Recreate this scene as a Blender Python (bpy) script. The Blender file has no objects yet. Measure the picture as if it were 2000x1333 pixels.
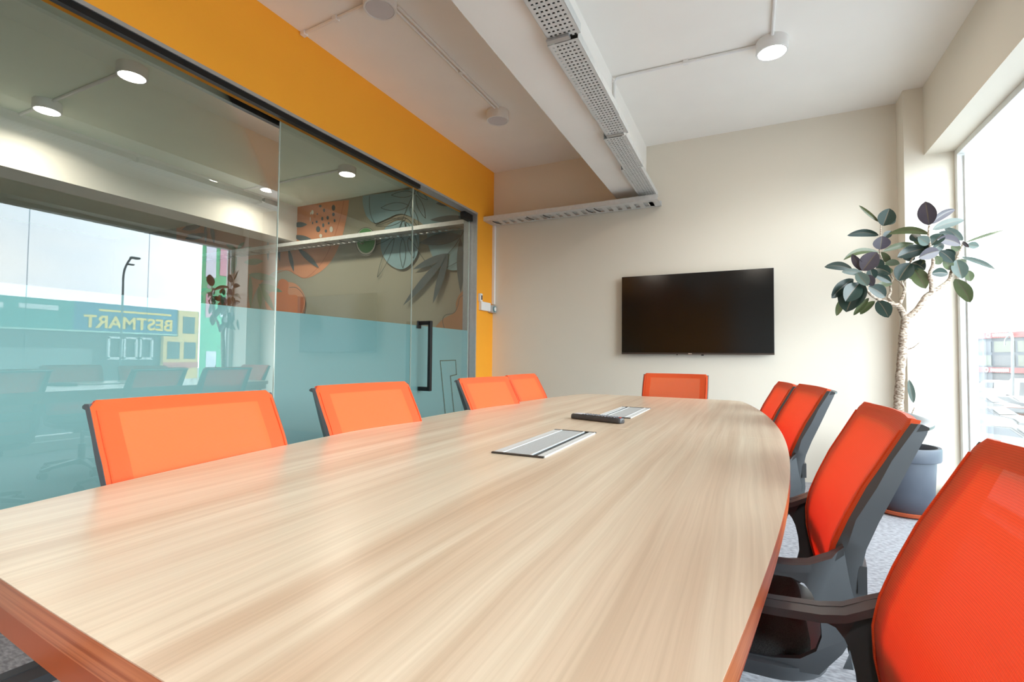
import bpy, bmesh, math, random
from mathutils import Vector, Matrix
random.seed(7)
PI = math.pi
scene = bpy.context.scene
COL = scene.collection

# ------------------------------------------------------------------ camera
F_PX, YAW, PITCH, ROLL = 967.2, math.radians(25.72), math.radians(1.919), math.radians(0.525)
CAM = Vector((0, 0, 0.992))
_f = Vector((-math.sin(YAW)*math.cos(PITCH), math.cos(YAW)*math.cos(PITCH), math.sin(PITCH)))
_r = Vector((math.cos(YAW), math.sin(YAW), 0)); _u = _r.cross(_f)
R_ = _r*math.cos(ROLL) + _u*math.sin(ROLL); U_ = -_r*math.sin(ROLL) + _u*math.cos(ROLL)
cd = bpy.data.cameras.new('camera'); cam = bpy.data.objects.new('camera', cd); COL.objects.link(cam)
cd.sensor_width = 36; cd.lens = F_PX*36/2000; cd.clip_start = 0.02; cd.clip_end = 800
cam.matrix_world = Matrix(((R_.x, U_.x, -_f.x, CAM.x), (R_.y, U_.y, -_f.y, CAM.y), (R_.z, U_.z, -_f.z, CAM.z), (0, 0, 0, 1)))
scene.camera = cam

# ------------------------------------------------------------------ sky, exposure
SKY = 6.6
w = bpy.data.worlds.new('overcast_sky'); scene.world = w; w.use_nodes = True
nt = w.node_tree; nt.nodes.clear()
out = nt.nodes.new('ShaderNodeOutputWorld'); bg = nt.nodes.new('ShaderNodeBackground')
tc = nt.nodes.new('ShaderNodeTexCoord'); mp = nt.nodes.new('ShaderNodeMapping'); mp.inputs['Scale'].default_value = (1, 1, 3.2)
nz = nt.nodes.new('ShaderNodeTexNoise'); nz.inputs['Scale'].default_value = 2.2; nz.inputs['Detail'].default_value = 5
cr = nt.nodes.new('ShaderNodeValToRGB')
cr.color_ramp.elements[0].position = 0.35; cr.color_ramp.elements[0].color = (0.74, 0.87, 1.0, 1)
cr.color_ramp.elements[1].position = 0.65; cr.color_ramp.elements[1].color = (0.95, 0.98, 1.0, 1)
nt.links.new(tc.outputs['Generated'], mp.inputs['Vector']); nt.links.new(mp.outputs[0], nz.inputs['Vector'])
nt.links.new(nz.outputs['Fac'], cr.inputs['Fac']); nt.links.new(cr.outputs[0], bg.inputs['Color'])
sep = nt.nodes.new('ShaderNodeSeparateXYZ'); nt.links.new(tc.outputs['Generated'], sep.inputs[0])   # cloud layer brightest low over the horizon
grd = nt.nodes.new('ShaderNodeValToRGB'); e = grd.color_ramp.elements
e[0].position = 0.0; e[0].color = (1, 1, 1, 1); e[1].position = 1.0; e[1].color = (.22, .22, .22, 1)
m1 = e.new(.30); m1.color = (.85, .85, .85, 1); m2 = e.new(.60); m2.color = (.38, .38, .38, 1)
mul = nt.nodes.new('ShaderNodeMath'); mul.operation = 'MULTIPLY'; mul.inputs[1].default_value = SKY
nt.links.new(sep.outputs['Z'], grd.inputs['Fac']); nt.links.new(grd.outputs[0], mul.inputs[0]); nt.links.new(mul.outputs[0], bg.inputs['Strength'])
nt.links.new(bg.outputs[0], out.inputs['Surface'])
scene.view_settings.view_transform = 'Standard'; scene.view_settings.look = 'None'
scene.view_settings.exposure = 1.3; scene.view_settings.gamma = 1.0; scene.view_settings.use_curve_mapping = False
try:
    scene.cycles.max_bounces = 14; scene.cycles.diffuse_bounces = 8; scene.cycles.glossy_bounces = 5
    scene.cycles.transparent_max_bounces = 16; scene.cycles.transmission_bounces = 6
    scene.cycles.sample_clamp_indirect = 12; scene.cycles.use_denoising = True
    scene.cycles.caustics_reflective = False; scene.cycles.caustics_refractive = False
except Exception: pass

# window opening (daylight portal: guides sampling of the sky, gives no light itself)
WX0, WX1 = 1.318, 1.40          # inner / outer face of the window frame
WY0, WY1, WZ0, WZ1 = -3.8, 4.503, 0.12, 2.477
pl = bpy.data.lights.new('daylight_portal', 'AREA'); pl.shape = 'RECTANGLE'; pl.size = WZ1-WZ0; pl.size_y = WY1-WY0
pl.cycles.is_portal = True
po = bpy.data.objects.new('daylight_portal', pl); COL.objects.link(po)
po.location = (WX1+0.06, (WY0+WY1)/2, (WZ0+WZ1)/2); po.rotation_euler = (0, PI/2, 0)

# ------------------------------------------------------------------ pixel helpers (2000 x 1333 frame)
def ray(px, py):
    return (R_*((px-1000)/F_PX) - U_*((py-666.5)/F_PX) + _f)
def onY(px, py, Y): r = ray(px, py); return CAM + r*(Y/r.y)
def onX(px, py, X): r = ray(px, py); return CAM + r*(X/r.x)
def onZ(px, py, Z): r = ray(px, py); return CAM + r*((Z-CAM.z)/r.z)

# ------------------------------------------------------------------ object helpers
def obj(name, bm, mats, parent=None, smooth=False, bevel=0, kind=None):
    me = bpy.data.meshes.new(name)
    bmesh.ops.recalc_face_normals(bm, faces=bm.faces)
    bm.to_mesh(me); bm.free()
    for m in (mats if isinstance(mats, (list, tuple)) else [mats]): me.materials.append(m)
    o = bpy.data.objects.new(name, me); COL.objects.link(o)
    if smooth:
        for p in me.polygons: p.use_smooth = True
        me.set_sharp_from_angle(angle=math.radians(40))
    if bevel:
        b = o.modifiers.new('bevel', 'BEVEL'); b.width = bevel; b.segments = 2; b.limit_method = 'ANGLE'; b.angle_limit = math.radians(40)
    if parent: o.parent = parent
    if kind: o['kind'] = kind
    return o
def struct(name, bm, mats, **k): return obj(name, bm, mats, kind='structure', **k)
def thing(name, label, cat, loc=(0, 0, 0), rotz=0, group=None):
    o = bpy.data.objects.new(name, None); COL.objects.link(o); o.empty_display_size = 0.1
    o.location = loc; o.rotation_euler = (0, 0, rotz); o['label'] = label; o['category'] = cat
    if group: o['group'] = group
    return o
def tag(o, label, cat, group=None):
    o['label'] = label; o['category'] = cat
    if group: o['group'] = group
    return o
def dup_tree(root):
    c = root.copy(); COL.objects.link(c)
    for ch in list(root.children):
        d = dup_tree(ch); d.parent = c
    return c
def setmat(faces, mi):
    for f in faces: f.material_index = mi
def box(bm, x0, x1, y0, y1, z0, z1, mi=0):
    v = [bm.verts.new(p) for p in ((x0, y0, z0), (x1, y0, z0), (x1, y1, z0), (x0, y1, z0), (x0, y0, z1), (x1, y0, z1), (x1, y1, z1), (x0, y1, z1))]
    fs = [bm.faces.new([v[i] for i in q]) for q in ((0, 3, 2, 1), (4, 5, 6, 7), (0, 1, 5, 4), (1, 2, 6, 5), (2, 3, 7, 6), (3, 0, 4, 7))]
    setmat(fs, mi); return fs
def prism(bm, pts, axis, a, b, mi=0):
    """extrude a closed outline pts (2D) along axis from a to b"""
    def P(p, t):
        return {'x': (t, p[0], p[1]), 'y': (p[0], t, p[1]), 'z': (p[0], p[1], t)}[axis]
    A = [bm.verts.new(P(p, a)) for p in pts]; B = [bm.verts.new(P(p, b)) for p in pts]
    n = len(pts); fs = [bm.faces.new(A), bm.faces.new(list(reversed(B)))]
    fs += [bm.faces.new((A[i], B[i], B[(i+1) % n], A[(i+1) % n])) for i in range(n)]
    setmat(fs, mi); return fs
def tube(bm, pts, rad, seg=10, mi=0, cap=True):
    pts = [Vector(p) for p in pts]; rings = []; n = len(pts)
    rr = rad if isinstance(rad, (list, tuple)) else [rad]*n
    prev = None
    for i, p in enumerate(pts):
        t = (pts[min(i+1, n-1)] - pts[max(i-1, 0)]).normalized()
        a = prev - t*prev.dot(t) if prev is not None else (Vector((0, 0, 1)).cross(t) if abs(t.z) < .9 else Vector((1, 0, 0)).cross(t))
        if a.length < 1e-6: a = Vector((1, 0, 0)).cross(t)
        a.normalize(); prev = a; b = t.cross(a)
        rings.append([bm.verts.new(p + (a*math.cos(2*PI*k/seg) + b*math.sin(2*PI*k/seg))*rr[i]) for k in range(seg)])
    fs = []
    for i in range(n-1):
        for k in range(seg):
            fs.append(bm.faces.new((rings[i][k], rings[i][(k+1) % seg], rings[i+1][(k+1) % seg], rings[i+1][k])))
    if cap: fs += [bm.faces.new(list(reversed(rings[0]))), bm.faces.new(rings[-1])]
    setmat(fs, mi); return fs
def lathe(bm, prof, c=(0, 0, 0), seg=40, mi=0):
    """prof: list of (r, z)"""
    rings = []
    for r, z in prof:
        if r < 1e-6: rings.append([bm.verts.new((c[0], c[1], c[2]+z))])
        else: rings.append([bm.verts.new((c[0]+r*math.cos(2*PI*k/seg), c[1]+r*math.sin(2*PI*k/seg), c[2]+z)) for k in range(seg)])
    fs = []
    for A, B in zip(rings, rings[1:]):
        for k in range(seg):
            k2 = (k+1) % seg
            if len(A) == 1 and len(B) == 1: continue
            if len(A) == 1: fs.append(bm.faces.new((A[0], B[k2], B[k])))
            elif len(B) == 1: fs.append(bm.faces.new((A[k], A[k2], B[0])))
            else: fs.append(bm.faces.new((A[k], A[k2], B[k2], B[k])))
    setmat(fs, mi); return fs
def loft(bm, rings, close=True, cap=True, mi=0):
    R = [[bm.verts.new(p) for p in r] for r in rings]; n = len(R[0]); fs = []
    for A, B in zip(R, R[1:]):
        for k in range(n if close else n-1):
            fs.append(bm.faces.new((A[k], A[(k+1) % n], B[(k+1) % n], B[k])))
    if cap and close: fs += [bm.faces.new(list(reversed(R[0]))), bm.faces.new(R[-1])]
    setmat(fs, mi); return fs
def lerp(tab, x):
    tab = sorted(tab)
    if x <= tab[0][0]: return tab[0][1]
    for (a, va), (b, vb) in zip(tab, tab[1:]):
        if x <= b: return va + (vb-va)*(x-a)/(b-a)
    return tab[-1][1]
def rrect(x0, x1, y0, y1, r, seg=6):
    p = []
    for cx, cy, a in ((x1-r, y1-r, 0), (x0+r, y1-r, PI/2), (x0+r, y0+r, PI), (x1-r, y0+r, 1.5*PI)):
        p += [(cx+r*math.cos(a+PI/2*i/seg), cy+r*math.sin(a+PI/2*i/seg)) for i in range(seg+1)]
    return p

# ------------------------------------------------------------------ materials
def mat(name, col=(.8, .8, .8), rough=.5, metal=0, spec=.5, coat=0, coat_rough=.1, noise=None, bump=None, emis=None, sheen=0):
    m = bpy.data.materials.new(name); m.use_nodes = True; n = m.node_tree; b = n.nodes['Principled BSDF']
    b.inputs['Base Color'].default_value = (*col, 1); b.inputs['Roughness'].default_value = rough
    b.inputs['Metallic'].default_value = metal; b.inputs['Specular IOR Level'].default_value = spec
    b.inputs['Coat Weight'].default_value = coat; b.inputs['Coat Roughness'].default_value = coat_rough
    b.inputs['Sheen Weight'].default_value = sheen
    if emis: b.inputs['Emission Color'].default_value = (*emis[0], 1); b.inputs['Emission Strength'].default_value = emis[1]
    if noise or bump:
        t = n.nodes.new('ShaderNodeTexCoord')
    if noise:      # (scale, amount)
        z = n.nodes.new('ShaderNodeTexNoise'); z.inputs['Scale'].default_value = noise[0]; z.inputs['Detail'].default_value = 6
        n.links.new(t.outputs['Object'], z.inputs['Vector'])
        r = n.nodes.new('ShaderNodeValToRGB'); a = noise[1]
        r.color_ramp.elements[0].position = .3; r.color_ramp.elements[1].position = .7
        r.color_ramp.elements[0].color = (*[c*(1-a) for c in col], 1); r.color_ramp.elements[1].color = (*[min(1, c*(1+a)) for c in col], 1)
        n.links.new(z.outputs['Fac'], r.inputs['Fac']); n.links.new(r.outputs[0], b.inputs['Base Color'])
    if bump:       # (scale, strength, distance)
        z2 = n.nodes.new('ShaderNodeTexNoise'); z2.inputs['Scale'].default_value = bump[0]; z2.inputs['Detail'].default_value = 4
        n.links.new(t.outputs['Object'], z2.inputs['Vector'])
        bp = n.nodes.new('ShaderNodeBump'); bp.inputs['Strength'].default_value = bump[1]; bp.inputs['Distance'].default_value = bump[2]
        n.links.new(z2.outputs['Fac'], bp.inputs['Height']); n.links.new(bp.outputs[0], b.inputs['Normal'])
    return m

M = {}
M['ceiling'] = mat('ceiling_paint', (.90, .87, .83), .8, noise=(3, .015), bump=(60, .05, .002))
M['cream'] = mat('cream_wall_paint', (.76, .70, .60), .7, noise=(2, .015), bump=(80, .05, .002))
M['orange_wall'] = mat('orange_wall_paint', (.97, .40, .022), .6, noise=(2, .02), bump=(80, .05, .002))
M['white_wall'] = mat('white_wall_paint', (.78, .77, .74), .7, noise=(2, .02))
M['grey_metal'] = mat('grey_aluminium', (.50, .50, .50), .4, .6, noise=(30, .05))
M['white_metal'] = mat('white_powder_coat', (.80, .81, .80), .4, noise=(20, .03))
M['black_metal'] = mat('black_metal', (.012, .012, .013), .35, .3, noise=(20, .1))
M['rail_grey'] = mat('charcoal_plastic', (.075, .083, .092), .38, noise=(15, .05), bump=(300, .05, .0005))
M['black_plastic'] = mat('black_plastic', (.015, .015, .016), .4, noise=(20, .1))
M['rubber'] = mat('black_rubber', (.02, .02, .02), .8, noise=(20, .1))
M['chrome'] = mat('brushed_silver', (.92, .93, .94), .3, .35, noise=(50, .04))
M['silver_lid'] = mat('silver_lid', (.50, .51, .51), .6, .1, noise=(300, .06))
M['bulb_lens'] = mat('frosted_lens', (.62, .60, .62), .5, noise=(10, .02))
M['white_plastic'] = mat('white_plastic', (.82, .81, .80), .4, noise=(10, .02))
M['lit_lens'] = mat('lit_lens', (1, 1, 1), .5, emis=((1.0, .93, .82), 9.0))
M['pot'] = mat('slate_grey_pot', (.070, .084, .11), .5, noise=(12, .05), bump=(120, .1, .001))
M['saucer'] = mat('terracotta_orange_saucer', (.50, .095, .03), .4, noise=(12, .08))
M['soil'] = mat('potting_soil', (.045, .03, .02), .95, noise=(60, .5), bump=(60, 1, .01))

def grad_noise_wood():
    m = bpy.data.materials.new('light_elm_laminate'); m.use_nodes = True; n = m.node_tree; b = n.nodes['Principled BSDF']
    t = n.nodes.new('ShaderNodeTexCoord')
    L = n.links.new
    # warp of the grain
    mp0 = n.nodes.new('ShaderNodeMapping'); mp0.inputs['Scale'].default_value = (3.0, .8, 1)
    nw = n.nodes.new('ShaderNodeTexNoise'); nw.inputs['Scale'].default_value = 2.0; nw.inputs['Detail'].default_value = 2
    L(t.outputs['Object'], mp0.inputs[0]); L(mp0.outputs[0], nw.inputs['Vector'])
    vm = n.nodes.new('ShaderNodeVectorMath'); vm.operation = 'MULTIPLY_ADD'; vm.inputs[1].default_value = (.03, 0, 0)
    L(nw.outputs['Color'], vm.inputs[0]); L(t.outputs['Object'], vm.inputs[2])
    def streak(sx, sy, det, p0, p1, c0, c1):
        mp = n.nodes.new('ShaderNodeMapping'); mp.inputs['Scale'].default_value = (sx, sy, 1)
        z = n.nodes.new('ShaderNodeTexNoise'); z.inputs['Scale'].default_value = 1; z.inputs['Detail'].default_value = det; z.inputs['Roughness'].default_value = .6
        L(vm.outputs[0], mp.inputs[0]); L(mp.outputs[0], z.inputs['Vector'])
        r = n.nodes.new('ShaderNodeValToRGB'); r.color_ramp.elements[0].position = p0; r.color_ramp.elements[1].position = p1
        r.color_ramp.elements[0].color = (*c0, 1); r.color_ramp.elements[1].color = (*c1, 1)
        L(z.outputs['Fac'], r.inputs['Fac']); return r.outputs[0]
    wide = streak(16, .5, 2, .32, .68, (.74, .555, .40), (.88, .745, .58))
    fine = streak(220, 2.5, 3, .35, .65, (.91, .895, .875), (1.0, 1.0, 1.0))
    mid = streak(60, 1.2, 4, .38, .62, (.90, .875, .85), (1.0, 1.0, 1.0))
    x = n.nodes.new('ShaderNodeMix'); x.data_type = 'RGBA'; x.blend_type = 'MULTIPLY'; x.inputs[0].default_value = 1
    L(wide, x.inputs[6]); L(fine, x.inputs[7])
    y = n.nodes.new('ShaderNodeMix'); y.data_type = 'RGBA'; y.blend_type = 'MULTIPLY'; y.inputs[0].default_value = 1
    L(x.outputs[2], y.inputs[6]); L(mid, y.inputs[7])
    L(y.outputs[2], b.inputs['Base Color'])
    b.inputs['Roughness'].default_value = .29; b.inputs['Specular IOR Level'].default_value = .62
    bp = n.nodes.new('ShaderNodeBump'); bp.inputs['Strength'].default_value = .06; bp.inputs['Distance'].default_value = .001
    L(fine, bp.inputs['Height']); L(bp.outputs[0], b.inputs['Normal'])
    return m
M['wood'] = grad_noise_wood()
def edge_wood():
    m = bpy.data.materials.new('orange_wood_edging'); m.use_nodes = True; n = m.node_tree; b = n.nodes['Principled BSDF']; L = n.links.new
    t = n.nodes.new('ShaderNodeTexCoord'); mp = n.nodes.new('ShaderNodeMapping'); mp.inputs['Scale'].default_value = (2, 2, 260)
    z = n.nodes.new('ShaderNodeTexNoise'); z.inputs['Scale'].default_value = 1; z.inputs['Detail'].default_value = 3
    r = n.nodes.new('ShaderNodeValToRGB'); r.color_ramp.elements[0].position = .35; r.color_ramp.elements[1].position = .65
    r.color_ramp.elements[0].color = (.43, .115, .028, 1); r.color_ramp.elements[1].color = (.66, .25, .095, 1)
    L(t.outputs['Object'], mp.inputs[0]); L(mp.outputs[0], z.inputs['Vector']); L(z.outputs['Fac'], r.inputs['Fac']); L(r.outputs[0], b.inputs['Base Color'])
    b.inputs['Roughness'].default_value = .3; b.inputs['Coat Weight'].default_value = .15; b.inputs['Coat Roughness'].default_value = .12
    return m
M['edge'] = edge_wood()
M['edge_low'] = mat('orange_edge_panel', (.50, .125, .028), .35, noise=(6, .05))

def carpet():
    m = bpy.data.materials.new('grey_loop_carpet'); m.use_nodes = True; n = m.node_tree; b = n.nodes['Principled BSDF']; L = n.links.new
    t = n.nodes.new('ShaderNodeTexCoord'); z = n.nodes.new('ShaderNodeTexNoise'); z.inputs['Scale'].default_value = 90; z.inputs['Detail'].default_value = 8
    mp = n.nodes.new('ShaderNodeMapping'); mp.inputs['Scale'].default_value = (.45, 1, 1)
    r = n.nodes.new('ShaderNodeValToRGB'); r.color_ramp.elements[0].position = .35; r.color_ramp.elements[1].position = .65
    r.color_ramp.elements[0].color = (.25, .25, .27, 1); r.color_ramp.elements[1].color = (.47, .47, .51, 1)
    L(t.outputs['Object'], mp.inputs[0]); L(mp.outputs[0], z.inputs['Vector']); L(z.outputs['Fac'], r.inputs['Fac']); L(r.outputs[0], b.inputs['Base Color'])
    bp = n.nodes.new('ShaderNodeBump'); bp.inputs['Strength'].default_value = .6; bp.inputs['Distance'].default_value = .004
    L(z.outputs['Fac'], bp.inputs['Height']); L(bp.outputs[0], b.inputs['Normal']); b.inputs['Roughness'].default_value = .95
    return m
M['carpet'] = carpet()

def fabric(name, col, trans, see, stripes=340, tcol=(1, .012, .001)):
    """stretched mesh upholstery: diffuse + light passing through + small share of open weave"""
    m = bpy.data.materials.new(name); m.use_nodes = True; n = m.node_tree; n.nodes.clear(); L = n.links.new
    o = n.nodes.new('ShaderNodeOutputMaterial'); p = n.nodes.new('ShaderNodeBsdfPrincipled'); tr = n.nodes.new('ShaderNodeBsdfTranslucent')
    tp = n.nodes.new('ShaderNodeBsdfTransparent'); m1 = n.nodes.new('ShaderNodeMixShader'); m2 = n.nodes.new('ShaderNodeMixShader')
    t = n.nodes.new('ShaderNodeTexCoord')
    wv = n.nodes.new('ShaderNodeTexWave'); wv.bands_direction = 'Z'; wv.inputs['Scale'].default_value = stripes/2/PI*2; wv.inputs['Distortion'].default_value = .3
    wx = n.nodes.new('ShaderNodeTexWave'); wx.bands_direction = 'X'; wx.inputs['Scale'].default_value = stripes/2/PI*2.2
    L(t.outputs['Object'], wv.inputs[0]); L(t.outputs['Object'], wx.inputs[0])
    ad = n.nodes.new('ShaderNodeMath'); ad.operation = 'ADD'; L(wv.outputs['Fac'], ad.inputs[0]); L(wx.outputs['Fac'], ad.inputs[1])
    rp = n.nodes.new('ShaderNodeMapRange'); rp.inputs['From Max'].default_value = 2; rp.inputs['To Min'].default_value = .80; rp.inputs['To Max'].default_value = 1.05
    L(ad.outputs[0], rp.inputs['Value'])
    cm = n.nodes.new('ShaderNodeVectorMath'); cm.operation = 'SCALE'; cm.inputs[0].default_value = col
    L(rp.outputs[0], cm.inputs['Scale']); L(cm.outputs[0], p.inputs['Base Color'])
    bp = n.nodes.new('ShaderNodeBump'); bp.inputs['Strength'].default_value = .25; bp.inputs['Distance'].default_value = .001
    L(ad.outputs[0], bp.inputs['Height']); L(bp.outputs[0], p.inputs['Normal'])
    p.inputs['Roughness'].default_value = .6; p.inputs['Sheen Weight'].default_value = .15; p.inputs['Specular IOR Level'].default_value = .35
    tr.inputs['Color'].default_value = (*tcol, 1)
    m1.inputs[0].default_value = trans; m2.inputs[0].default_value = see
    if see:
        lw = n.nodes.new('ShaderNodeLayerWeight'); lw.inputs['Blend'].default_value = .5
        iv = n.nodes.new('ShaderNodeMath'); iv.operation = 'SUBTRACT'; iv.inputs[0].default_value = 1; L(lw.outputs['Facing'], iv.inputs[1])
        pw = n.nodes.new('ShaderNodeMath'); pw.operation = 'POWER'; pw.inputs[1].default_value = 2.0; L(iv.outputs[0], pw.inputs[0])
        ml = n.nodes.new('ShaderNodeMath'); ml.operation = 'MULTIPLY'; ml.inputs[1].default_value = see; L(pw.outputs[0], ml.inputs[0]); L(ml.outputs[0], m2.inputs[0])
    L(p.outputs[0], m1.inputs[1]); L(tr.outputs[0], m1.inputs[2]); L(m1.outputs[0], m2.inputs[1]); L(tp.outputs[0], m2.inputs[2]); L(m2.outputs[0], o.inputs['Surface'])
    return m
M['mesh_border'] = fabric('orange_mesh_border', (1.0, .135, .028), .30, 0.0)
M['mesh_inner'] = fabric('orange_mesh_weave', (1.0, .205, .048), .34, .06)
M['seat_mesh'] = mat('black_seat_weave', (.035, .034, .034), .9, spec=.2, bump=(420, .8, .002), noise=(500, .5))

def glass(name, tint, refl_mult=1.0, ior=1.52):
    """thin architectural pane: straight-through tinted transmission + mirror reflection by Fresnel"""
    m = bpy.data.materials.new(name); m.use_nodes = True; n = m.node_tree; n.nodes.clear(); L = n.links.new
    o = n.nodes.new('ShaderNodeOutputMaterial'); g = n.nodes.new('ShaderNodeBsdfGlossy'); t = n.nodes.new('ShaderNodeBsdfTransparent')
    mx = n.nodes.new('ShaderNodeMixShader'); fr = n.nodes.new('ShaderNodeFresnel'); mm = n.nodes.new('ShaderNodeMath')
    g.inputs['Roughness'].default_value = 0; g.inputs['Color'].default_value = (.98, 1, .99, 1); t.inputs['Color'].default_value = (*tint, 1)
    fr.inputs['IOR'].default_value = ior; mm.operation = 'MULTIPLY'; mm.inputs[1].default_value = refl_mult; mm.use_clamp = True
    L(fr.outputs[0], mm.inputs[0]); L(mm.outputs[0], mx.inputs[0]); L(t.outputs[0], mx.inputs[1]); L(g.outputs[0], mx.inputs[2]); L(mx.outputs[0], o.inputs['Surface'])
    return m
M['partition_glass'] = glass('green_tinted_glass', (.90, .95, .90), 1.5)
M['seal'] = glass('clear_silicone', (.62, .68, .72), 1.0)
M['window_glass'] = glass('window_pane_glass', (.93, .96, .95), 1.0)
M['glass_edge'] = mat('polished_glass_edge', (.62, .72, .66), .1, .2, noise=(10, .02))
def film():
    m = bpy.data.materials.new('frosted_blue_film'); m.use_nodes = True; n = m.node_tree; n.nodes.clear(); L = n.links.new
    o = n.nodes.new('ShaderNodeOutputMaterial'); d = n.nodes.new('ShaderNodeBsdfDiffuse'); t = n.nodes.new('ShaderNodeBsdfTranslucent'); x = n.nodes.new('ShaderNodeMixShader')
    d.inputs['Color'].default_value = (.44, .66, .71, 1); t.inputs['Color'].default_value = (.44, .66, .71, 1); x.inputs[0].default_value = .55
    z = n.nodes.new('ShaderNodeTexNoise'); z.inputs['Scale'].default_value = 400
    L(d.outputs[0], x.inputs[1]); L(t.outputs[0], x.inputs[2]); L(x.outputs[0], o.inputs['Surface'])
    return m
M['film'] = film()

# ================================================================== ROOM SHELL
XL, XG = -2.502, -2.58        # wall face / glass plane of the partition
YB, YR, H = 4.707, -4.0, 3.0  # back wall, wall behind the camera, ceiling
XA = -10.0                    # far side of the neighbouring room
bm = bmesh.new(); box(bm, XA, 1.5, YR, YB, -.12, 0); struct('floor', bm, M['carpet'])
bm = bmesh.new(); box(bm, XL-.15, 1.42, YR, YB+.10, H, H+.2); struct('ceiling', bm, M['ceiling'])
bm = bmesh.new(); box(bm, XA, XL-.15, YR, YB+.15, H, H+.2); struct('ceiling_neighbour', bm, mat('sage_ceiling_paint', (.84, .90, .78), .8, noise=(2, .02)))
bm = bmesh.new(); box(bm, XL-.15, 1.40, YB, YB+.10, 0, H); struct('wall_back', bm, M['cream'])
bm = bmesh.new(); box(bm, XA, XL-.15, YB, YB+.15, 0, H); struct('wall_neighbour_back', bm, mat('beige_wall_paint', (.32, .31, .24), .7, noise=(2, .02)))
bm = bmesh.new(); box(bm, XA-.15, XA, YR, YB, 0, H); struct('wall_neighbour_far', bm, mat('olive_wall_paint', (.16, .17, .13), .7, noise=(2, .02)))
bm = bmesh.new(); box(bm, XA, -.42, YR-.15, YR, 0, H, 0); box(bm, -.42, 1.5, YR-.15, YR, 0, H, 1); struct('wall_rear', bm, [M['orange_wall'], M['white_wall']])
# orange wall of the partition: lintel band over the glass and the jamb beside the door
GT = 2.462                    # top of the glazed opening
GY1 = 4.345
bm = bmesh.new()
box(bm, XL-.15, XL, YR, YB, GT, H); box(bm, XL-.15, XL, GY1, YB, 0, GT); struct('wall_left', bm, M['orange_wall'])
# window wall: pillar, header, sill
PX0, HX = 1.03, 1.148
bm = bmesh.new(); box(bm, PX0, 1.40, 4.503, YB, 0, H); struct('wall_pillar', bm, M['cream'])
bm = bmesh.new(); box(bm, HX, 1.42, YR, 4.503, 2.494, H); struct('wall_right', bm, M['cream'])
bm = bmesh.new(); box(bm, WX0-.1, 1.42, YR, 4.503, 0, .10); struct('trim_1', bm, M['white_wall'])
bm = bmesh.new(); box(bm, HX, 1.55, YR, WY0, .10, 2.494); struct('wall_right_rear', bm, M['cream'])
# window frame + panes
WR = bpy.data.objects.new('window_1', None); COL.objects.link(WR); WR['kind'] = 'structure'; WR.location = (WX0, WY1, WZ0)
def wpart(name, bm, m, **k):
    o = obj(name, bm, m, WR, **k); o.matrix_parent_inverse = Matrix.Translation(WR.location).inverted(); return o
bm = bmesh.new()
box(bm, WX0, WX1+.011, 4.455, 4.503, .10, 2.494); box(bm, WX0, WX1+.011, WY0, 4.455, 2.452, 2.494); box(bm, WX0, WX1+.011, WY0, 4.455, .10, .15)
box(bm, WX0+.035, WX0+.05, 4.435, 4.456, .15, 2.44)
wpart('window_frame', bm, M['white_metal'], bevel=.003)
joints = [4.455, 3.46, 2.35, 1.24, .13, -.98, -2.09, -3.0, WY0]
for a, b in zip(joints, joints[1:]):
    bm = bmesh.new(); v = [bm.verts.new(p) for p in ((WX1, a-.003, .15), (WX1, b+.003, .15), (WX1, b+.003, 2.452), (WX1, a-.003, 2.452))]; bm.faces.new(v)
    wpart('window_pane', bm, M['window_glass'])
for a in joints[1:-1]:
    bm = bmesh.new(); box(bm, WX1-.003, WX1+.003, a-.0035, a+.0035, .15, 2.452); wpart('pane_seal', bm, M['seal'])

# ceiling beam
bm = bmesh.new(); box(bm, -1.157, -.875, YR, YB, 2.536, H); struct('trim_2', bm, M['ceiling'])
bm = bmesh.new(); box(bm, -5.87, -5.5, YR, YB, 2.522, H); struct('trim_3', bm, M['ceiling'])

# ================================================================== GLASS PARTITION
PT = thing('glass_partition', 'long frameless glass partition with pale blue frosted film below eye level', 'glass partition', (XG, 1.5, 0))
def ppart(name, bm, m, par=PT, **k):
    o = obj(name, bm, m, par, **k); o.matrix_parent_inverse = Matrix.Translation(par.location).inverted(); return o
def pane(y0, y1, z0, z1, x=XG):
    bm = bmesh.new(); v = [bm.verts.new(p) for p in ((x, y0, z0), (x, y1, z0), (x, y1, z1), (x, y0, z1))]; bm.faces.new(v); return bm
def film_bm(y0, y1, holes=()):
    bm = bmesh.new(); box(bm, XG-.004, XG-.003, y0, y1, .02, 1.262); return bm
for y0, y1 in ((YR, 0.40), (.404, 2.062), (2.066, 3.386)):
    ppart('glass_panel', pane(y0, y1, .01, GT-.04), M['partition_glass'])
    ppart('frosted_film', film_bm(y0+.002, y1-.002), M['film'])
    bm = bmesh.new(); box(bm, XG-.006, XG+.004, y1, y1+.004, .01, GT-.04); ppart('glass_edge', bm, M['glass_edge'])
bm = bmesh.new()
box(bm, XG-.012, XL+.004, YR, GY1+.012, GT-.016, GT+.004); box(bm, XL-.152, XL+.004, GY1-.006, GY1+.006, 0, GT)
ppart('opening_frame', bm, M['grey_metal'])
bm = bmesh.new(); box(bm, XL-.035, XL-.003, YR, 3.39, GT-.048, GT-.016); ppart('top_channel', bm, M['black_metal'])
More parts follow.
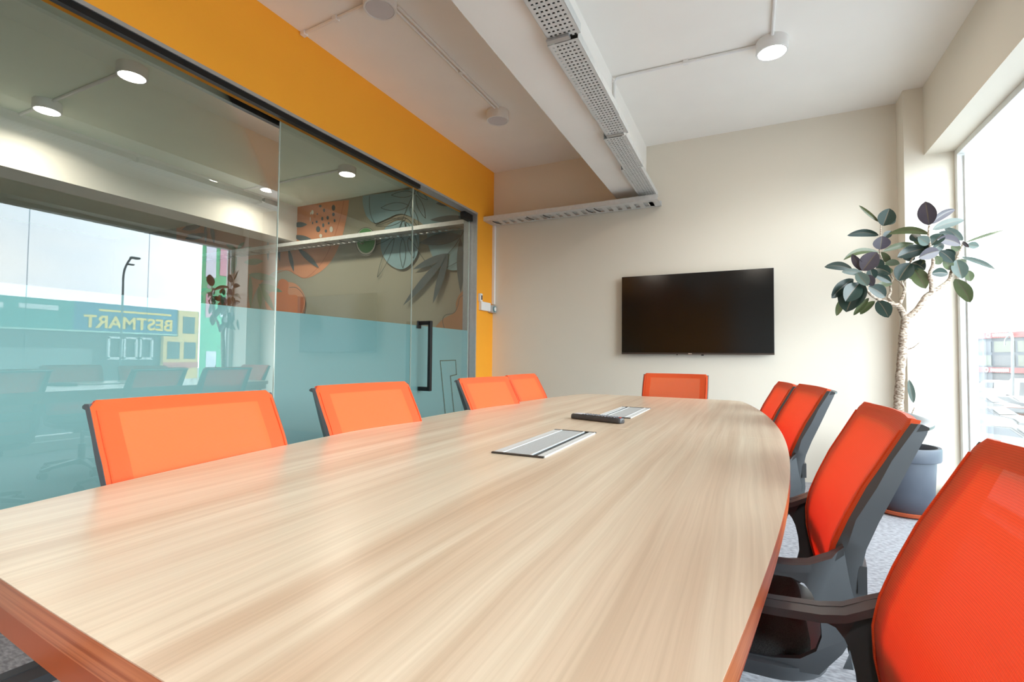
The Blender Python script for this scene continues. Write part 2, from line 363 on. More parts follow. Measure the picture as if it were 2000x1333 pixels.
# hinged glass door
DR = thing('glass_door', 'frameless glass door with long black pull handle next to the orange wall', 'door', (XG, 3.86, 0))
DR['kind'] = 'structure'; DR.name = 'door_1'
ppart('glass_leaf', pane(3.392, 4.318, .01, GT-.03), M['partition_glass'], DR)
ppart('frosted_film', film_bm(3.392, 4.318), M['film'], DR)
bm = bmesh.new(); box(bm, XG-.006, XG+.004, 4.318, 4.324, .01, GT-.03); box(bm, XG-.006, XG+.004, 3.388, 3.392, .01, GT-.03); ppart('glass_edge', bm, M['glass_edge'], DR)
bm = bmesh.new(); box(bm, XG-.02, XG+.035, 4.175, 4.335, GT-.085, GT-.018); ppart('patch_fitting', bm, M['black_metal'], DR, bevel=.004)
hb = bmesh.new()
box(hb, XG+.10, XG+.13, 3.49, 3.52, .70, 1.30); box(hb, XG+.005, XG+.115, 3.49, 3.52, 1.265, 1.30); box(hb, XG+.005, XG+.115, 3.49, 3.52, .70, .735)
box(hb, XG+.002, XG+.012, 3.465, 3.52, 1.235, 1.30)
ppart('pull_handle', hb, M['black_metal'], DR, bevel=.004)
# outlined number cut in the film of the door
pts = [onX(*q, XG+.0015) for q in ((860, 705), (890, 704), (892, 732), (880, 735), (887, 806), (889, 840))]
ptl = [onX(*q, XG+.0015) for q in ((860, 705), (870, 808), (873, 840))]
bm = bmesh.new()
for P in (pts, ptl):
    for a, b in zip(P, P[1:]):
        d = (b-a).normalized(); nn = Vector((0, -d.z, d.y))*.0045
        v = [bm.verts.new(q) for q in (a-nn-d*.004, b-nn+d*.004, b+nn+d*.004, a+nn-d*.004)]; bm.faces.new(v)
ppart('outline_marking', bm, mat('olive_outline', (.10, .12, .08), .5, noise=(10, .05)), DR)

# ================================================================== CEILING LAMPS AND CONDUITS
def make_lamp(label, loc, lit, group, spread=180):
    t = thing('ceiling_lamp', label, 'ceiling lamp', loc, 0, group)
    bm = bmesh.new(); lathe(bm, [(0, 0), (.090, 0), (.092, -.004), (.092, -.072), (.089, -.078), (.080, -.078), (.078, -.072), (0, -.072)]); obj('lamp_body', bm, M['white_plastic'], t, smooth=True)
    bm = bmesh.new(); lathe(bm, [(0, -.0725), (.078, -.0725), (.076, -.0765), (0, -.077)]); obj('diffuser', bm, M['lit_lens'] if lit else M['bulb_lens'], t, smooth=True)
    if lit:
        l = bpy.data.lights.new('lamp_light', 'AREA'); l.shape = 'DISK'; l.size = .15; l.energy = lit; l.color = (1, .90, .76); l.spread = math.radians(spread)
        lo = bpy.data.objects.new('lamp_light', l); COL.objects.link(lo); lo.parent = t; lo.location = (0, 0, -.079)
    return t
G1 = 'round surface lamps on the meeting room ceiling'; G2 = 'round surface lamps seen through the glass partition'
make_lamp('switched-off white round lamp on the ceiling, the nearer one beside the orange wall', (-1.849, 2.103, H), 0, G1)
make_lamp('switched-off white round lamp on the ceiling, farther one beside the beam', (-1.849, 3.53, H), 0, G1)
make_lamp('lit white round lamp on the ceiling between the beam and the window', (.134, 3.45, H), 2.5, G1)
for lb, x, y in (('unseen round fill lamp added behind the viewer on the window side', .134, -1.45),
                 ('unseen round fill lamp added behind the viewer on the glass partition side', -1.849, -1.45)):
    make_lamp(lb, (x, y, H), 8, G1)  # unseen fill lamps, added behind the camera to lift the ambient light
for lb, (x, y) in (('lit round lamp behind the glass, highest in the photo', (-3.873, 1.897)), ('lit round lamp behind the glass near the upper left photo corner, the lower one', (-5.045, 1.887)),
                   ('lit round lamp behind the glass just left of the pane joint', (-5.074, 3.922)), ('lit round lamp behind the glass just right of the pane joint', (-3.855, 3.923))):
    make_lamp(lb, (x, y, H), 4.5, G2, 158)
make_lamp('white round lamp in the dark zone beyond the neighbouring beam at the left photo edge', (-8.6, 1.60, H), 6, G2)
def conduit(paths, label, r=.010, clips=()):
    bm = bmesh.new()
    for p in paths: tube(bm, p, r, 8)
    for c in clips: box(bm, c[0]-.016, c[0]+.016, c[1]-.016, c[1]+.016, c[2]-.012, c[2]+.012)
    return tag(obj('conduit_pipe', bm, M['white_plastic'], smooth=True), label, 'conduit')
zc = H-.012
conduit([[(-2.497, 2.14, zc), (-1.94, 2.105, zc)]], 'white conduit on the ceiling from the orange wall to the nearer switched-off lamp', clips=[(-2.48, 2.14, zc), (-2.2, 2.122, zc)])
conduit([[(-1.80, 2.19, zc), (-1.80, 3.445, zc)], [(-1.83, 2.19, zc), (-1.83, 3.445, zc)]], 'pair of white conduits on the ceiling joining the two switched-off lamps', .009, clips=[(-1.815, 2.9, zc)])
conduit([[(.045, 3.45, zc), (-.80, 3.43, zc), (-.845, 3.43, zc-.004), (-.862, 3.43, zc-.03), (-.863, 3.43, 2.56)]], 'white conduit from the lit lamp across to the beam and down its side', clips=[(-.38, 3.44, zc)])
conduit([[(.134, 3.36, zc), (.134, YR, zc)]], 'white conduit on the ceiling running from the lit lamp towards the viewer')
conduit([[(-3.965, 1.897, zc), (-4.95, 1.887, zc)], [(-5.135, 1.887, zc), (-5.49, 1.88, zc)]], 'grey-looking conduit behind the glass joining the two nearer lit lamps', .012)
conduit([[(-3.95, 3.923, zc), (-4.98, 3.922, zc)], [(-5.165, 3.922, zc), (-5.49, 3.92, zc)]], 'grey-looking conduit behind the glass joining the two farther lit lamps', .012)

# ================================================================== CABLE TRAYS
holemat = mat('dark_slot', (.055, .055, .05), .9, noise=(40, .1))
traym = mat('galvanised_white_tray', (.66, .67, .67), .45, .25, noise=(25, .06))
def tray_section(parent, xa, xb, y0, y1, z, name='tray_section', slot_cols=6, pitch=.028):
    """perforated channel, open side up, running along Y"""
    bm = bmesh.new(); hz = .045
    w = xb-xa
    # bottom sheet with real slots: build as grid of strips
    cols = [xa]
    m = .012; cw = (w-2*m)/slot_cols
    n = max(1, int((y1-y0-.02)/pitch)); py = (y1-y0)/n
    sl, sw = .27*cw, .0075
    # longitudinal strips between slots
    xs = []
    for i in range(slot_cols):
        c = xa+m+cw*(i+.5); xs.append((c-sl, c+sl))
    edges = [xa]+[e for s in xs for e in s]+[xb]
    for i in range(0, len(edges), 2):
        box(bm, edges[i], edges[i+1], y0, y1, z, z+.002)
    for a, b in xs:
        for j in range(n):
            ya = y0+py*j; box(bm, a, b, ya, ya+py-sw*1.35, z, z+.002)
    box(bm, xa-.001, xa+.001, y0, y1, z, z+hz); box(bm, xb-.001, xb+.001, y0, y1, z, z+hz)
    return ppart(name, bm, traym, parent)
TR = thing('cable_tray', 'long perforated white cable tray fixed under the ceiling beam', 'cable tray', (-.78, 2.5, 2.5))
tray_section(TR, -.855, -.700, -.6, 2.155, 2.500)
tray_section(TR, -.870, -.718, 2.17, 2.98, 2.490)
tray_section(TR, -.868, -.722, 2.985, 3.25, 2.493)
tray_section(TR, -.893, -.742, 3.265, 3.86, 2.485)
tray_section(TR, -.917, -.762, 3.87, 4.66, 2.489)
bm = bmesh.new(); box(bm, -.845, -.73, -.6, 3.25, 2.512, 2.5355, 0); ppart('cable_bed', bm, holemat, TR)
bm = bmesh.new(); box(bm, -.88, -.79, 3.27, 4.66, 2.528, 2.5355, 0); ppart('cable_bed', bm, holemat, TR)
for y in (2.16, 3.257):
    bm = bmesh.new(); box(bm, -.862, -.75, y-.03, y+.0, 2.4865, 2.4975); ppart('joint_plate', bm, M['grey_metal'], TR)
TB = thing('cable_tray', 'white slotted cable tray mounted along the cream back wall above the screen', 'cable tray', (-1.6, 4.58, 2.41))
def wall_tray(par, x0, x1, y0=4.475, y1=4.70, z=2.412, trim=True, step=.085):
    bm = bmesh.new(); box(bm, x0, x1, y0-.001, y0+.001, z, z+.045)
    box(bm, x0, x1, y0, y0+.06, z, z+.002); box(bm, x0, x1, y1-.035, y1, z, z+.002)
    box(bm, x0, x1, y1-.002, y1, z, z+.05)
    x = x0+.05
    while x < x1-.05:
        box(bm, x, x+step*.55, y0+.06, y1-.035, z, z+.002); x += step
    box(bm, x0, x0+.055, y0+.06, y1-.035, z, z+.002); box(bm, x1-.09, x1, y0+.06, y1-.035, z, z+.002)
    ppart('tray_channel', bm, traym, par)
    bm = bmesh.new(); r = random.Random(int(x1*10)); 
    box(bm, x0+.02, x1-.02, y0+.05, y1-.03, z+.014, z+.018); ppart('cable_layer', bm, mat('pale_cables', (.58, .59, .58), .6, noise=(40, .25)), par)
    for fx in (.05, .27, .37, .62, .665):
        bm = bmesh.new(); xx = x0+(x1-x0)*fx; tube(bm, [(xx, y0+.04, z-.002), (xx+.012, y0+.10, z-.006), (xx+.03, y0+.16, z-.002)], .004, 6)
        ppart('cable_tie', bm, M['black_plastic'], par)
wall_tray(TB, XL+.002, -.735)
TN = thing('cable_tray', 'slotted cable tray crossing the mural wall behind the glass partition', 'cable tray', (-5, 4.58, 2.41))
wall_tray(TN, -8.2, -2.70)
# trunking down the wall corner, controls
bm = bmesh.new(); box(bm, XL+.001, XL+.032, YB-.03, YB-.001, 1.56, 2.412)
tag(obj('wall_trunking', bm, M['white_plastic'], bevel=.002), 'thin white trunking running down the corner from the wall cable tray to the switch box', 'trunking')
t = thing('access_control_box', 'small white control box on the orange wall next to the door', 'switch', (XL, 4.52, 1.54))
bm = bmesh.new(); box(bm, XL, XL+.035, 4.40, 4.60, 1.475, 1.565); ppart('box_cover', bm, M['white_plastic'], t, bevel=.004)
bm = bmesh.new(); box(bm, XL, XL+.03, 4.385, 4.43, 1.565, 1.645); ppart('reader_body', bm, M['white_plastic'], t, bevel=.004)
bm = bmesh.new(); box(bm, XL+.030, XL+.034, 4.40, 4.418, 1.58, 1.625); ppart('reader_window', bm, M['black_plastic'], t)
t = thing('round_exit_button', 'grey square plate with round ringed button in the wall corner by the door', 'button', (XL, 4.65, 1.50))
bm = bmesh.new(); box(bm, XL, XL+.05, 4.60, 4.70, 1.465, 1.545); ppart('plate', bm, M['grey_metal'], t, bevel=.004)
bm = bmesh.new(); tube(bm, [(XL+.05, 4.655, 1.505), (XL+.057, 4.655, 1.505)], .030, 24); ppart('ring', bm, mat('teal_ring', (.08, .28, .32), .4, noise=(10, .05)), t)
bm = bmesh.new(); tube(bm, [(XL+.05, 4.655, 1.505), (XL+.060, 4.655, 1.505)], .021, 24); ppart('push_button', bm, M['white_plastic'], t)

# ================================================================== TELEVISION
TY = 4.647
t = thing('wall_television', 'large black flat screen television hung on the cream back wall', 'television', (-.456, YB, 1.4))
bm = bmesh.new(); box(bm, -1.092, .180, TY, TY+.028, 1.034, 1.762); box(bm, -.9, -.02, TY+.028, TY+.05, 1.10, 1.55); ppart('housing', bm, M['black_plastic'], t, bevel=.002)
bm = bmesh.new(); box(bm, -1.088, .176, TY-.0015, TY, 1.050, 1.758)
scr = mat('dark_glossy_screen', (.004, .004, .004), .14, spec=.4, noise=(2, .05)); ppart('screen', bm, scr, t)
bm = bmesh.new(); box(bm, -1.092, .180, TY-.003, TY, 1.034, 1.048); ppart('lower_bezel', bm, mat('brown_bezel', (.07, .055, .045), .35, .5, noise=(30, .1)), t)
bm = bmesh.new(); box(bm, -.497, -.468, TY-.0045, TY-.003, 1.038, 1.045); ppart('maker_badge', bm, mat('pale_badge', (.6, .5, .4), .3, .5, noise=(90, .2)), t)
bm = bmesh.new(); box(bm, -.39, -.37, TY-.001, TY+.01, 1.024, 1.034); ppart('sensor', bm, M['black_plastic'], t)
bm = bmesh.new(); box(bm, -.60, -.588, TY, TY+.01, 1.028, 1.034); ppart('indicator_light', bm, M['black_plastic'], t)
bm = bmesh.new(); box(bm, -.7, -.2, TY+.05, YB-.001, 1.25, 1.5); ppart('wall_bracket', bm, M['black_metal'], t)

# ================================================================== TABLE
TCX, TCY, TL = -.541, 1.749, 1.507
def half_w(y):
    s = (y-TCY)/TL; wv = .634-.149*s*s
    return wv
def table_outline(y0=None, y1=None, inset=0.0):
    pts = []; N = 60; R = .10
    ymin, ymax = TCY-TL+inset, TCY+TL-inset
    we = half_w(ymin)-inset
    right = []
    for i in range(N+1):
        y = ymin+R + (ymax-ymin-2*R)*i/N; right.append((half_w(y)-inset, y))
    def corner(sy):
        out = []; yc = (ymax-R) if sy > 0 else (ymin+R); xe = half_w(yc)-inset
        for k in range(1, 9):
            a = PI/2*k/8; out.append((xe-R+R*math.cos(a), yc+sy*R*math.sin(a)))
        return out
    top = corner(1); x_end = top[-1][0]
    bul = [(x_end*(1-2*i/12), ymax+.006*(1-(1-2*i/12)**2)) for i in range(1, 12)]
    half = right+top+bul      # from lower right up, across top to left
    full = half + [(-x, y) for x, y in reversed(top)][0:0]
    left = [(-x, y) for x, y in reversed(right+top)]
    botr = corner(-1); botl = [(-x, y) for x, y in botr]
    bulb = [(-botr[-1][0]*(1-2*i/12), ymin-.006*(1-(1-2*i/12)**2)) for i in range(1, 12)]
    out = right+top+bul+left+botl+bulb+list(reversed(botr))
    res = []
    for p in out:
        if not res or (abs(p[0]-res[-1][0])+abs(p[1]-res[-1][1])) > 1e-5: res.append(p)
    return [(TCX+x, y-.065*x*(abs(y-TCY)/TL)**4) for x, y in res]
def clip(poly, ysplit, keep_low):
    out = []; n = len(poly)
    for i in range(n):
        a, b = poly[i], poly[(i+1) % n]
        ia = (a[1] <= ysplit) == keep_low; ib = (b[1] <= ysplit) == keep_low
        if ia: out.append(a)
        if ia != ib:
            s = (ysplit-a[1])/(b[1]-a[1]); out.append((a[0]+(b[0]-a[0])*s, ysplit))
    return out
TT = thing('conference_table', 'long boat-shaped conference table with light wood grain top', 'table', (TCX, TCY, 0))
O = table_outline(); YS = 1.722
for low in (True, False):
    q = clip(O, YS-.0006 if low else YS+.0006, low)
    bm = bmesh.new()
    fs = prism(bm, q, 'z', .7488, .750)
    ppart('table_top', bm, M['wood'], TT)
bm = bmesh.new(); box(bm, TCX-.628, TCX+.628, YS-.0008, YS+.0008, .7488, .7501); ppart('seam_strip', bm, mat('pale_seam', (.85, .76, .64), .5, noise=(20, .02)), TT)
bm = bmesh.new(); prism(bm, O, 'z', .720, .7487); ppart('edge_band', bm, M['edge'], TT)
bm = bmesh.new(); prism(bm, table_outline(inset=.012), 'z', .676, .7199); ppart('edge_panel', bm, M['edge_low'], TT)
for yc in (TCY-.85, TCY+.85):
    bm = bmesh.new(); box(bm, TCX-.03, TCX+.03, yc-.22, yc+.22, .012, .66); box(bm, TCX-.05, TCX+.05, yc-.28, yc+.28, 0, .02); ppart('pedestal_leg', bm, M['black_metal'], TT, bevel=.01)
bm = bmesh.new(); box(bm, TCX-.10, TCX+.10, TCY-1.1, TCY+1.1, .65, .694); ppart('support_beam', bm, M['black_metal'], TT)

def cable_box(cx, cy, flip, label):
    t = thing('cable_access_box', label, 'table power box', (cx, cy, .75), PI if flip else 0, 'flush cable boxes in the table top')
    def q(name, x0, x1, y0, y1, z0, z1, m):
        bm = bmesh.new(); box(bm, x0, x1, y0, y1, z0, z1); return obj(name, bm, m, t, bevel=.0006)
    bm = bmesh.new(); box(bm, -.070, -.044, -.2235, .2235, .0001, .0030); box(bm, .050, .070, -.2235, .2235, .0001, .0030); obj('side_frame', bm, mat('pale_silver_frame', (.72, .72, .71), .5, .1, noise=(60, .04)), t)
    q('end_cap', -.071, .071, -.2275, -.2185, .0001, .0040, mat('dark_bronze_cap', (.05, .045, .04), .4, .3, noise=(40, .1)))
    q('end_cap', -.071, .071, .2185, .2275, .0001, .0040, mat('dark_bronze_cap', (.05, .045, .04), .4, .3, noise=(40, .1)))
    q('slot', .034, .050, -.2185, .2185, .0001, .0008, M['black_plastic'])
    l = q('lid', -.044, .034, -.2185, .2185, .0004, .0028, M['silver_lid'])
    bm = bmesh.new(); box(bm, -.047, -.042, -.2185, .2185, .0028, .0042); box(bm, .030, .035, -.2185, .2185, .0028, .0042); obj('lid_rail', bm, M['chrome'], l)
    bm = bmesh.new(); box(bm, .066, .070, -.2185, .2185, .003, .0036); obj('outer_rail', bm, M['chrome'], t)
cable_box(-.521, 1.341, False, 'flush silver cable box in the table top, the nearer one')
cable_box(-.508, 2.238, True, 'flush silver cable box in the table top, farther one behind the remote control')

# remote control
ang = math.atan2(1.849-1.921, -.429+.646)
t = thing('remote_control', 'slim dark grey remote control lying on the table between the two cable boxes', 'remote control', (-.537, 1.880, .7502), ang)
bm = bmesh.new()
rings = []
for i, x in enumerate([-.116, -.112, -.10, -.05, 0, .05, .095, .110, .114]):
    e = [.5, .8, 1, 1, 1, 1, 1, .85, .55][i]; hw = .023*e; hh = .0215*(.55+.45*e); 
    rings.append([(x, -hw*.85, .0), (x, hw*.85, .0), (x, hw, hh*.35), (x, hw*.9, hh*.85), (x, hw*.5, hh), (x, -hw*.5, hh), (x, -hw*.9, hh*.85), (x, -hw, hh*.35)])
loft(bm, rings); obj('remote_body', bm, mat('dark_grey_shell', (.05, .05, .055), .4, noise=(30, .1)), t, smooth=True, bevel=.004)
bm = bmesh.new()
for i in range(11):
    for j in range(3):
        if (i, j) in ((3, 1), (6, 1)): continue
        x = -.052+i*.0135; y = -.0125+j*.0125; box(bm, x-.004, x+.004, y-.0038, y+.0038, .0205, .0235)
obj('button', bm, mat('grey_buttons', (.22, .22, .24), .5, noise=(200, .3)), t, bevel=.001)['kind'] = 'stuff'
bm = bmesh.new(); box(bm, -.100, -.064, -.015, .015, .0205, .0222); obj('label_plate', bm, mat('pale_label', (.72, .68, .72), .4, noise=(40, .05)), t)
bm = bmesh.new(); tube(bm, [(.103, 0, .018), (.103, 0, .0225)], .005, 12); obj('power_button', bm, mat('red_button', (.6, .04, .03), .4, noise=(10, .05)), t)

# ================================================================== CHAIRS
YF = [(.895, -.305), (.89, -.301), (.87, -.289), (.82, -.262), (.77, -.234), (.71, -.207), (.66, -.188), (.62, -.180), (.58, -.181), (.54, -.188), (.50, -.198), (.46, -.210), (.43, -.216)]
YM = [(.89, -.316), (.87, -.305), (.82, -.276), (.77, -.254), (.71, -.223), (.66, -.210), (.62, -.204), (.58, -.205), (.54, -.212), (.50, -.216), (.46, -.214), (.43, -.205)]
YBK = [(.89, -.322), (.87, -.316), (.82, -.294), (.77, -.273), (.71, -.247), (.66, -.229), (.62, -.221), (.58, -.226), (.54, -.229), (.50, -.224), (.46, -.215), (.43, -.203)]
WH = [(.89, .208), (.80, .209), (.70, .207), (.62, .202), (.54, .192), (.46, .180), (.43, .175)]
def make_chair(label, group):
    t = thing('office_chair', label, 'chair', (0, 0, 0), 0, group)
    # ---- upholstered back: border, inner weave
    NZ, NX = 30, 26
    z0, z1 = .475, .8925
    def P(u, v, back=False):      # u in -1..1, v 0..1
        z = z0+(z1-z0)*v; wd = lerp(WH, z)
        # rounded corners
        rc = .014
        d = max(0, rc-(z1-z)); wd -= rc-math.sqrt(max(0, rc*rc-d*d)) if d > 0 else 0
        x = u*wd
        y = lerp(YF, z) - .020*(1-u*u)*(.3+.7*v) - .006*max(0, (abs(u)-.94)/.06)**2
        if back: y -= .013; z -= .003
        return Vector((x, y, z))
    us = [-1+2*i/NX for i in range(NX+1)]; vs = [j/NZ for j in range(NZ+1)]
    us[0:3] = [-1, -.97, -.90]; us[-3:] = [.90, .97, 1]
    bB, bI = bmesh.new(), bmesh.new()
    for bm, inner in ((bB, False), (bI, True)):
        g = {}
        def V(i, j, back):
            k = (i, j, back)
            if k not in g: g[k] = bm.verts.new(P(us[i], vs[j], back))
            return g[k]
        for i in range(NX):
            for j in range(NZ):
                isin = abs((us[i]+us[i+1])/2) < .80 and .10 < (vs[j]+vs[j+1])/2 < .93
                if isin != inner: continue
                bm.faces.new((V(i, j, False), V(i+1, j, False), V(i+1, j+1, False), V(i, j+1, False)))
                if not inner:
                    bm.faces.new((V(i, j, True), V(i, j+1, True), V(i+1, j+1, True), V(i+1, j, True)))
        if not inner:
            for i in range(NX):
                for j in (0, NZ):
                    bm.faces.new((V(i, j, False), V(i+1, j, False), V(i+1, j, True), V(i, j, True)))
            for j in range(NZ):
                for i in (0, NX):
                    bm.faces.new((V(i, j, False), V(i, j+1, False), V(i, j+1, True), V(i, j, True)))
    bk = obj('backrest', bB, M['mesh_border'], t, smooth=True)
    obj('mesh_panel', bI, M['mesh_inner'], bk, smooth=True)
    # piping seam along the sides
    for s in (-1, 1):
        bm = bmesh.new(); tube(bm, [P(s*.955, v/20)+Vector((0, .0005, 0)) for v in range(0, 20)], .0018, 6)
        obj('piping', bm, M['mesh_border'], bk, smooth=True)
    # ---- frame: two side rails, top ledge, cross bars
    zs = [.885, .87, .85, .82, .79, .77, .74, .71, .685, .66, .64, .62, .60, .58, .56, .54, .52, .50, .48, .46, .44, .43]
    for s in (-1, 1):
        bm = bmesh.new(); rings = []
        for z in zs:
            wd = lerp(WH, z); f, mm, b = lerp(YF, z)-.006, lerp(YM, z), lerp(YBK, z)
            b = min(b, mm-.004)
            rings.append([(s*(wd+.001), f, z), (s*(wd+.005), mm, z), (s*(wd-.010), b-.012, z-.004), (s*(wd-.026), b-.008, z-.004), (s*(wd-.026), f-.010, z)])
        loft(bm, rings); obj('side_rail', bm, M['rail_grey'], t, smooth=True)
    bm = bmesh.new(); rings = []
    for i in range(25):
        u = -1+2*i/24; x = u*.210; yb = -.305-.016*(1-u*u); ext = .024+.024*(1-abs(u)**3)
        rings.append([(x, yb, .870), (x, yb, .884), (x, yb-ext*.6, .8845), (x, yb-ext, .880), (x, yb-ext, .875), (x, yb-ext*.4, .872)])
    loft(bm, rings); obj('top_ledge', bm, M['rail_grey'], t, smooth=True)
    bm = bmesh.new()
    for zz, hh in ((.60, .05), (.47, .045)):
        rings = []
        for i in range(13):
            u = -1+2*i/12; x = u*(lerp(WH, zz)-.005); yb = lerp(YBK, zz)-.004-.012*(1-u*u)
            rings.append([(x, yb, zz-hh/2), (x, yb, zz+hh/2), (x, yb-.014, zz+hh/2), (x, yb-.014, zz-hh/2)])
        loft(bm, rings)
    obj('lumbar_bar', bm, M['rail_grey'], t, smooth=True)
    # ---- C-loop arms
    inner = [(.10, .598), (.0, .599), (-.06, .600), (-.12, .600), (-.141, .593), (-.152, .579), (-.160, .560), (-.166, .53), (-.168, .50), (-.160, .47), (-.135, .448), (-.09, .436), (.02, .430)]
    outer = [(.115, .614), (.0, .618), (-.06, .619), (-.12, .622), (-.150, .628), (-.183, .645), (-.203, .664), (-.213, .60), (-.224, .55), (-.220, .50), (-.203, .462), (-.165, .425), (.02, .405)]
    for s in (-1, 1):
        bm = bmesh.new(); rings = []
        for a, b in zip(outer, inner):
            z = (a[1]+b[1])/2
            xo = .238 if z > .60 else max(.206, .238-(.60-z)*.16)
            xo_o = xo if a[0] > -.19 else xo-.022
            rings.append([(s*xo_o, a[0], a[1]), (s*xo, b[0], b[1]), (s*(xo-.012), b[0], b[1]), (s*(xo_o-.016), a[0], a[1])])
        loft(bm, rings)
        # arm pad
        rings = []
        for a in outer[:7]:
            xi = .197; xo = .239
            if a[0] < -.16: xo = .226
            rings.append([(s*xo, a[0], a[1]), (s*xi, a[0], a[1]-.002), (s*xi, a[0], a[1]-.014), (s*xo, a[0], a[1]-.014)])
        loft(bm, rings)
        obj('armrest', bm, M['rail_grey'], t, smooth=True)
    # ---- seat
    bm = bmesh.new(); prof = rrect(-.222, .222, -.196, .235, .11, 8)
    def rr(sc, z): return [((x)*sc, (y-.02)*sc+.02, z) for x, y in prof]
    loft(bm, [rr(.90, .392), rr(.97, .400), rr(1.0, .418), rr(1.0, .428), rr(.97, .431)]); seat = obj('seat_shell', bm, M['rail_grey'], t, smooth=True)
    bm = bmesh.new(); prof = rrect(-.206, .206, -.160, .235, .085, 8)
    loft(bm, [rr(1, .4305), rr(1.0, .440), rr(.985, .449), rr(.93, .456), rr(.7, .458), rr(.3, .456)]); obj('seat_cushion', bm, M['seat_mesh'], t, smooth=True)
    bm = bmesh.new(); box(bm, -.09, .09, -.10, .13, .345, .392); box(bm, .09, .16, .02, .035, .362, .372); obj('tilt_mechanism', bm, M['black_plastic'], t, bevel=.01)
    bm = bmesh.new(); lathe(bm, [(0, .35), (.014, .35), (.014, .24), (.025, .24), (.025, .10), (0, .10)], (0, .01, 0), 18); obj('gas_lift', bm, M['black_metal'], t, smooth=True)
    bm = bmesh.new(); lathe(bm, [(0, .125), (.038, .12), (.042, .085), (.03, .07), (0, .07)], (0, .01, 0), 20)
    for k in range(5):
        a = 2*PI*k/5+.3; d = Vector((math.cos(a), math.sin(a), 0)); n = Vector((-d.y, d.x, 0)); c = Vector((0, .01, 0))
        rings = []
        for r, ww, zt, zb in ((.02, .026, .118, .080), (.12, .022, .108, .078), (.22, .018, .092, .070), (.29, .015, .078, .060)):
            p = c+d*r; rings.append([p+n*ww+Vector((0, 0, zb)), p+n*ww*.8+Vector((0, 0, zt)), p-n*ww*.8+Vector((0, 0, zt)), p-n*ww+Vector((0, 0, zb))])
        loft(bm, rings)
    sb = obj('star_base', bm, M['black_plastic'], t, smooth=True)
    for k in range(5):
        a = 2*PI*k/5+.3; d = Vector((math.cos(a), math.sin(a), 0)); n = Vector((-d.y, d.x, 0)); p = Vector((0, .01, 0))+d*.278
        bm = bmesh.new()
        for s in (-1, 1):
            q = p+n*s*.014+Vector((0, 0, .027)); tube(bm, [q-n*.008, q+n*.008], .027, 16)
        tube(bm, [p+Vector((0, 0, .027)), p+Vector((0, 0, .066))], .008, 8)
        obj('caster', bm, M['rubber'], sb, smooth=True)
    return t
def top_to_origin(x, y, rz): return (x-.301*math.sin(rz)*-1*-1, y+.301*math.cos(rz))
placed = [  # top-centre of the backrest (x, y), heading, top height offset, label
    (.244, 1.275, 90, 0, 'orange mesh office chair on the window side just in front of the plant pot'),
    (.272, .665, 90, 0, 'orange mesh office chair largest in the photo, nearest on the window side'),
    (.208, 2.250, 98, 0, 'orange mesh office chair on the window side, third from the viewer'),
    (.148, 2.785, 96, -.012, 'orange mesh office chair farthest back on the window side, half hidden by its neighbour'),
    (-1.216, .753, -92.5, .003, 'orange mesh office chair on the glass partition side, largest and nearest of that row'),
    (-1.211, 1.346, -96, .005, 'orange mesh office chair by the glass partition, second from the viewer'),
    (-1.199, 2.190, -98, 0, 'orange mesh office chair in front of the glass door, third in its row'),
    (-1.228, 2.702, -90, 0, 'orange mesh office chair farthest back by the glass partition, partly covered by its neighbour'),
    (-.463, 3.525, 180, 0, 'orange mesh office chair at the far table end below the television'),
    (-.555, -.085, 0, 0, 'orange mesh office chair at the near table end, only its black armrest showing'),
]
GCH = 'orange mesh office chairs around the conference table'
first = None
for x, y, deg, dz, lb in placed:
    rz = math.radians(deg)
    if first is None: c = first = make_chair(lb, GCH)
    else: c = dup_tree(first); c['label'] = lb
    c.rotation_euler = (0, 0, rz)
    c.location = (x - .301*math.sin(rz), y + .301*math.cos(rz), 0)
    c['dz'] = dz
for o in [o for o in COL.objects if 'dz' in o]:
    dz = o['dz']; del o['dz']
    if abs(dz) > 1e-6:     # gas lift set a little lower / higher: raise everything above the star base
        for ch in o.children:
            if not ch.name.startswith('star_base'): ch.location.z += dz

# ================================================================== PLANT
PCX, PCY = .912, 4.10
t = thing('plant_pot', 'round slate grey plant pot with thick rim beside the window', 'plant pot', (PCX, PCY, 0))
bm = bmesh.new(); lathe(bm, [(0, .02), (.142, .02), (.150, .03), (.166, .345), (.188, .35), (.192, .358), (.194, .425), (.190, .436), (.172, .436), (.168, .425), (.165, .36), (0, .36)], (0, 0, 0), 64)
obj('pot_body', bm, M['pot'], t, smooth=True)
bm = bmesh.new(); lathe(bm, [(0, .396), (.06, .402), (.12, .398), (.166, .393), (.166, .37), (0, .37)], (0, 0, 0), 40); obj('soil', bm, M['soil'], t, smooth=True)
bm = bmesh.new(); lathe(bm, [(0, .002), (.172, .002), (.190, .012), (.196, .032), (.190, .034), (.180, .018), (0, .015)], (0, 0, 0), 64)
so = obj('pot_saucer', bm, M['saucer'], smooth=True); so.location = (PCX, PCY, 0)
tag(so, 'orange plant saucer on the carpet under the grey pot', 'saucer')

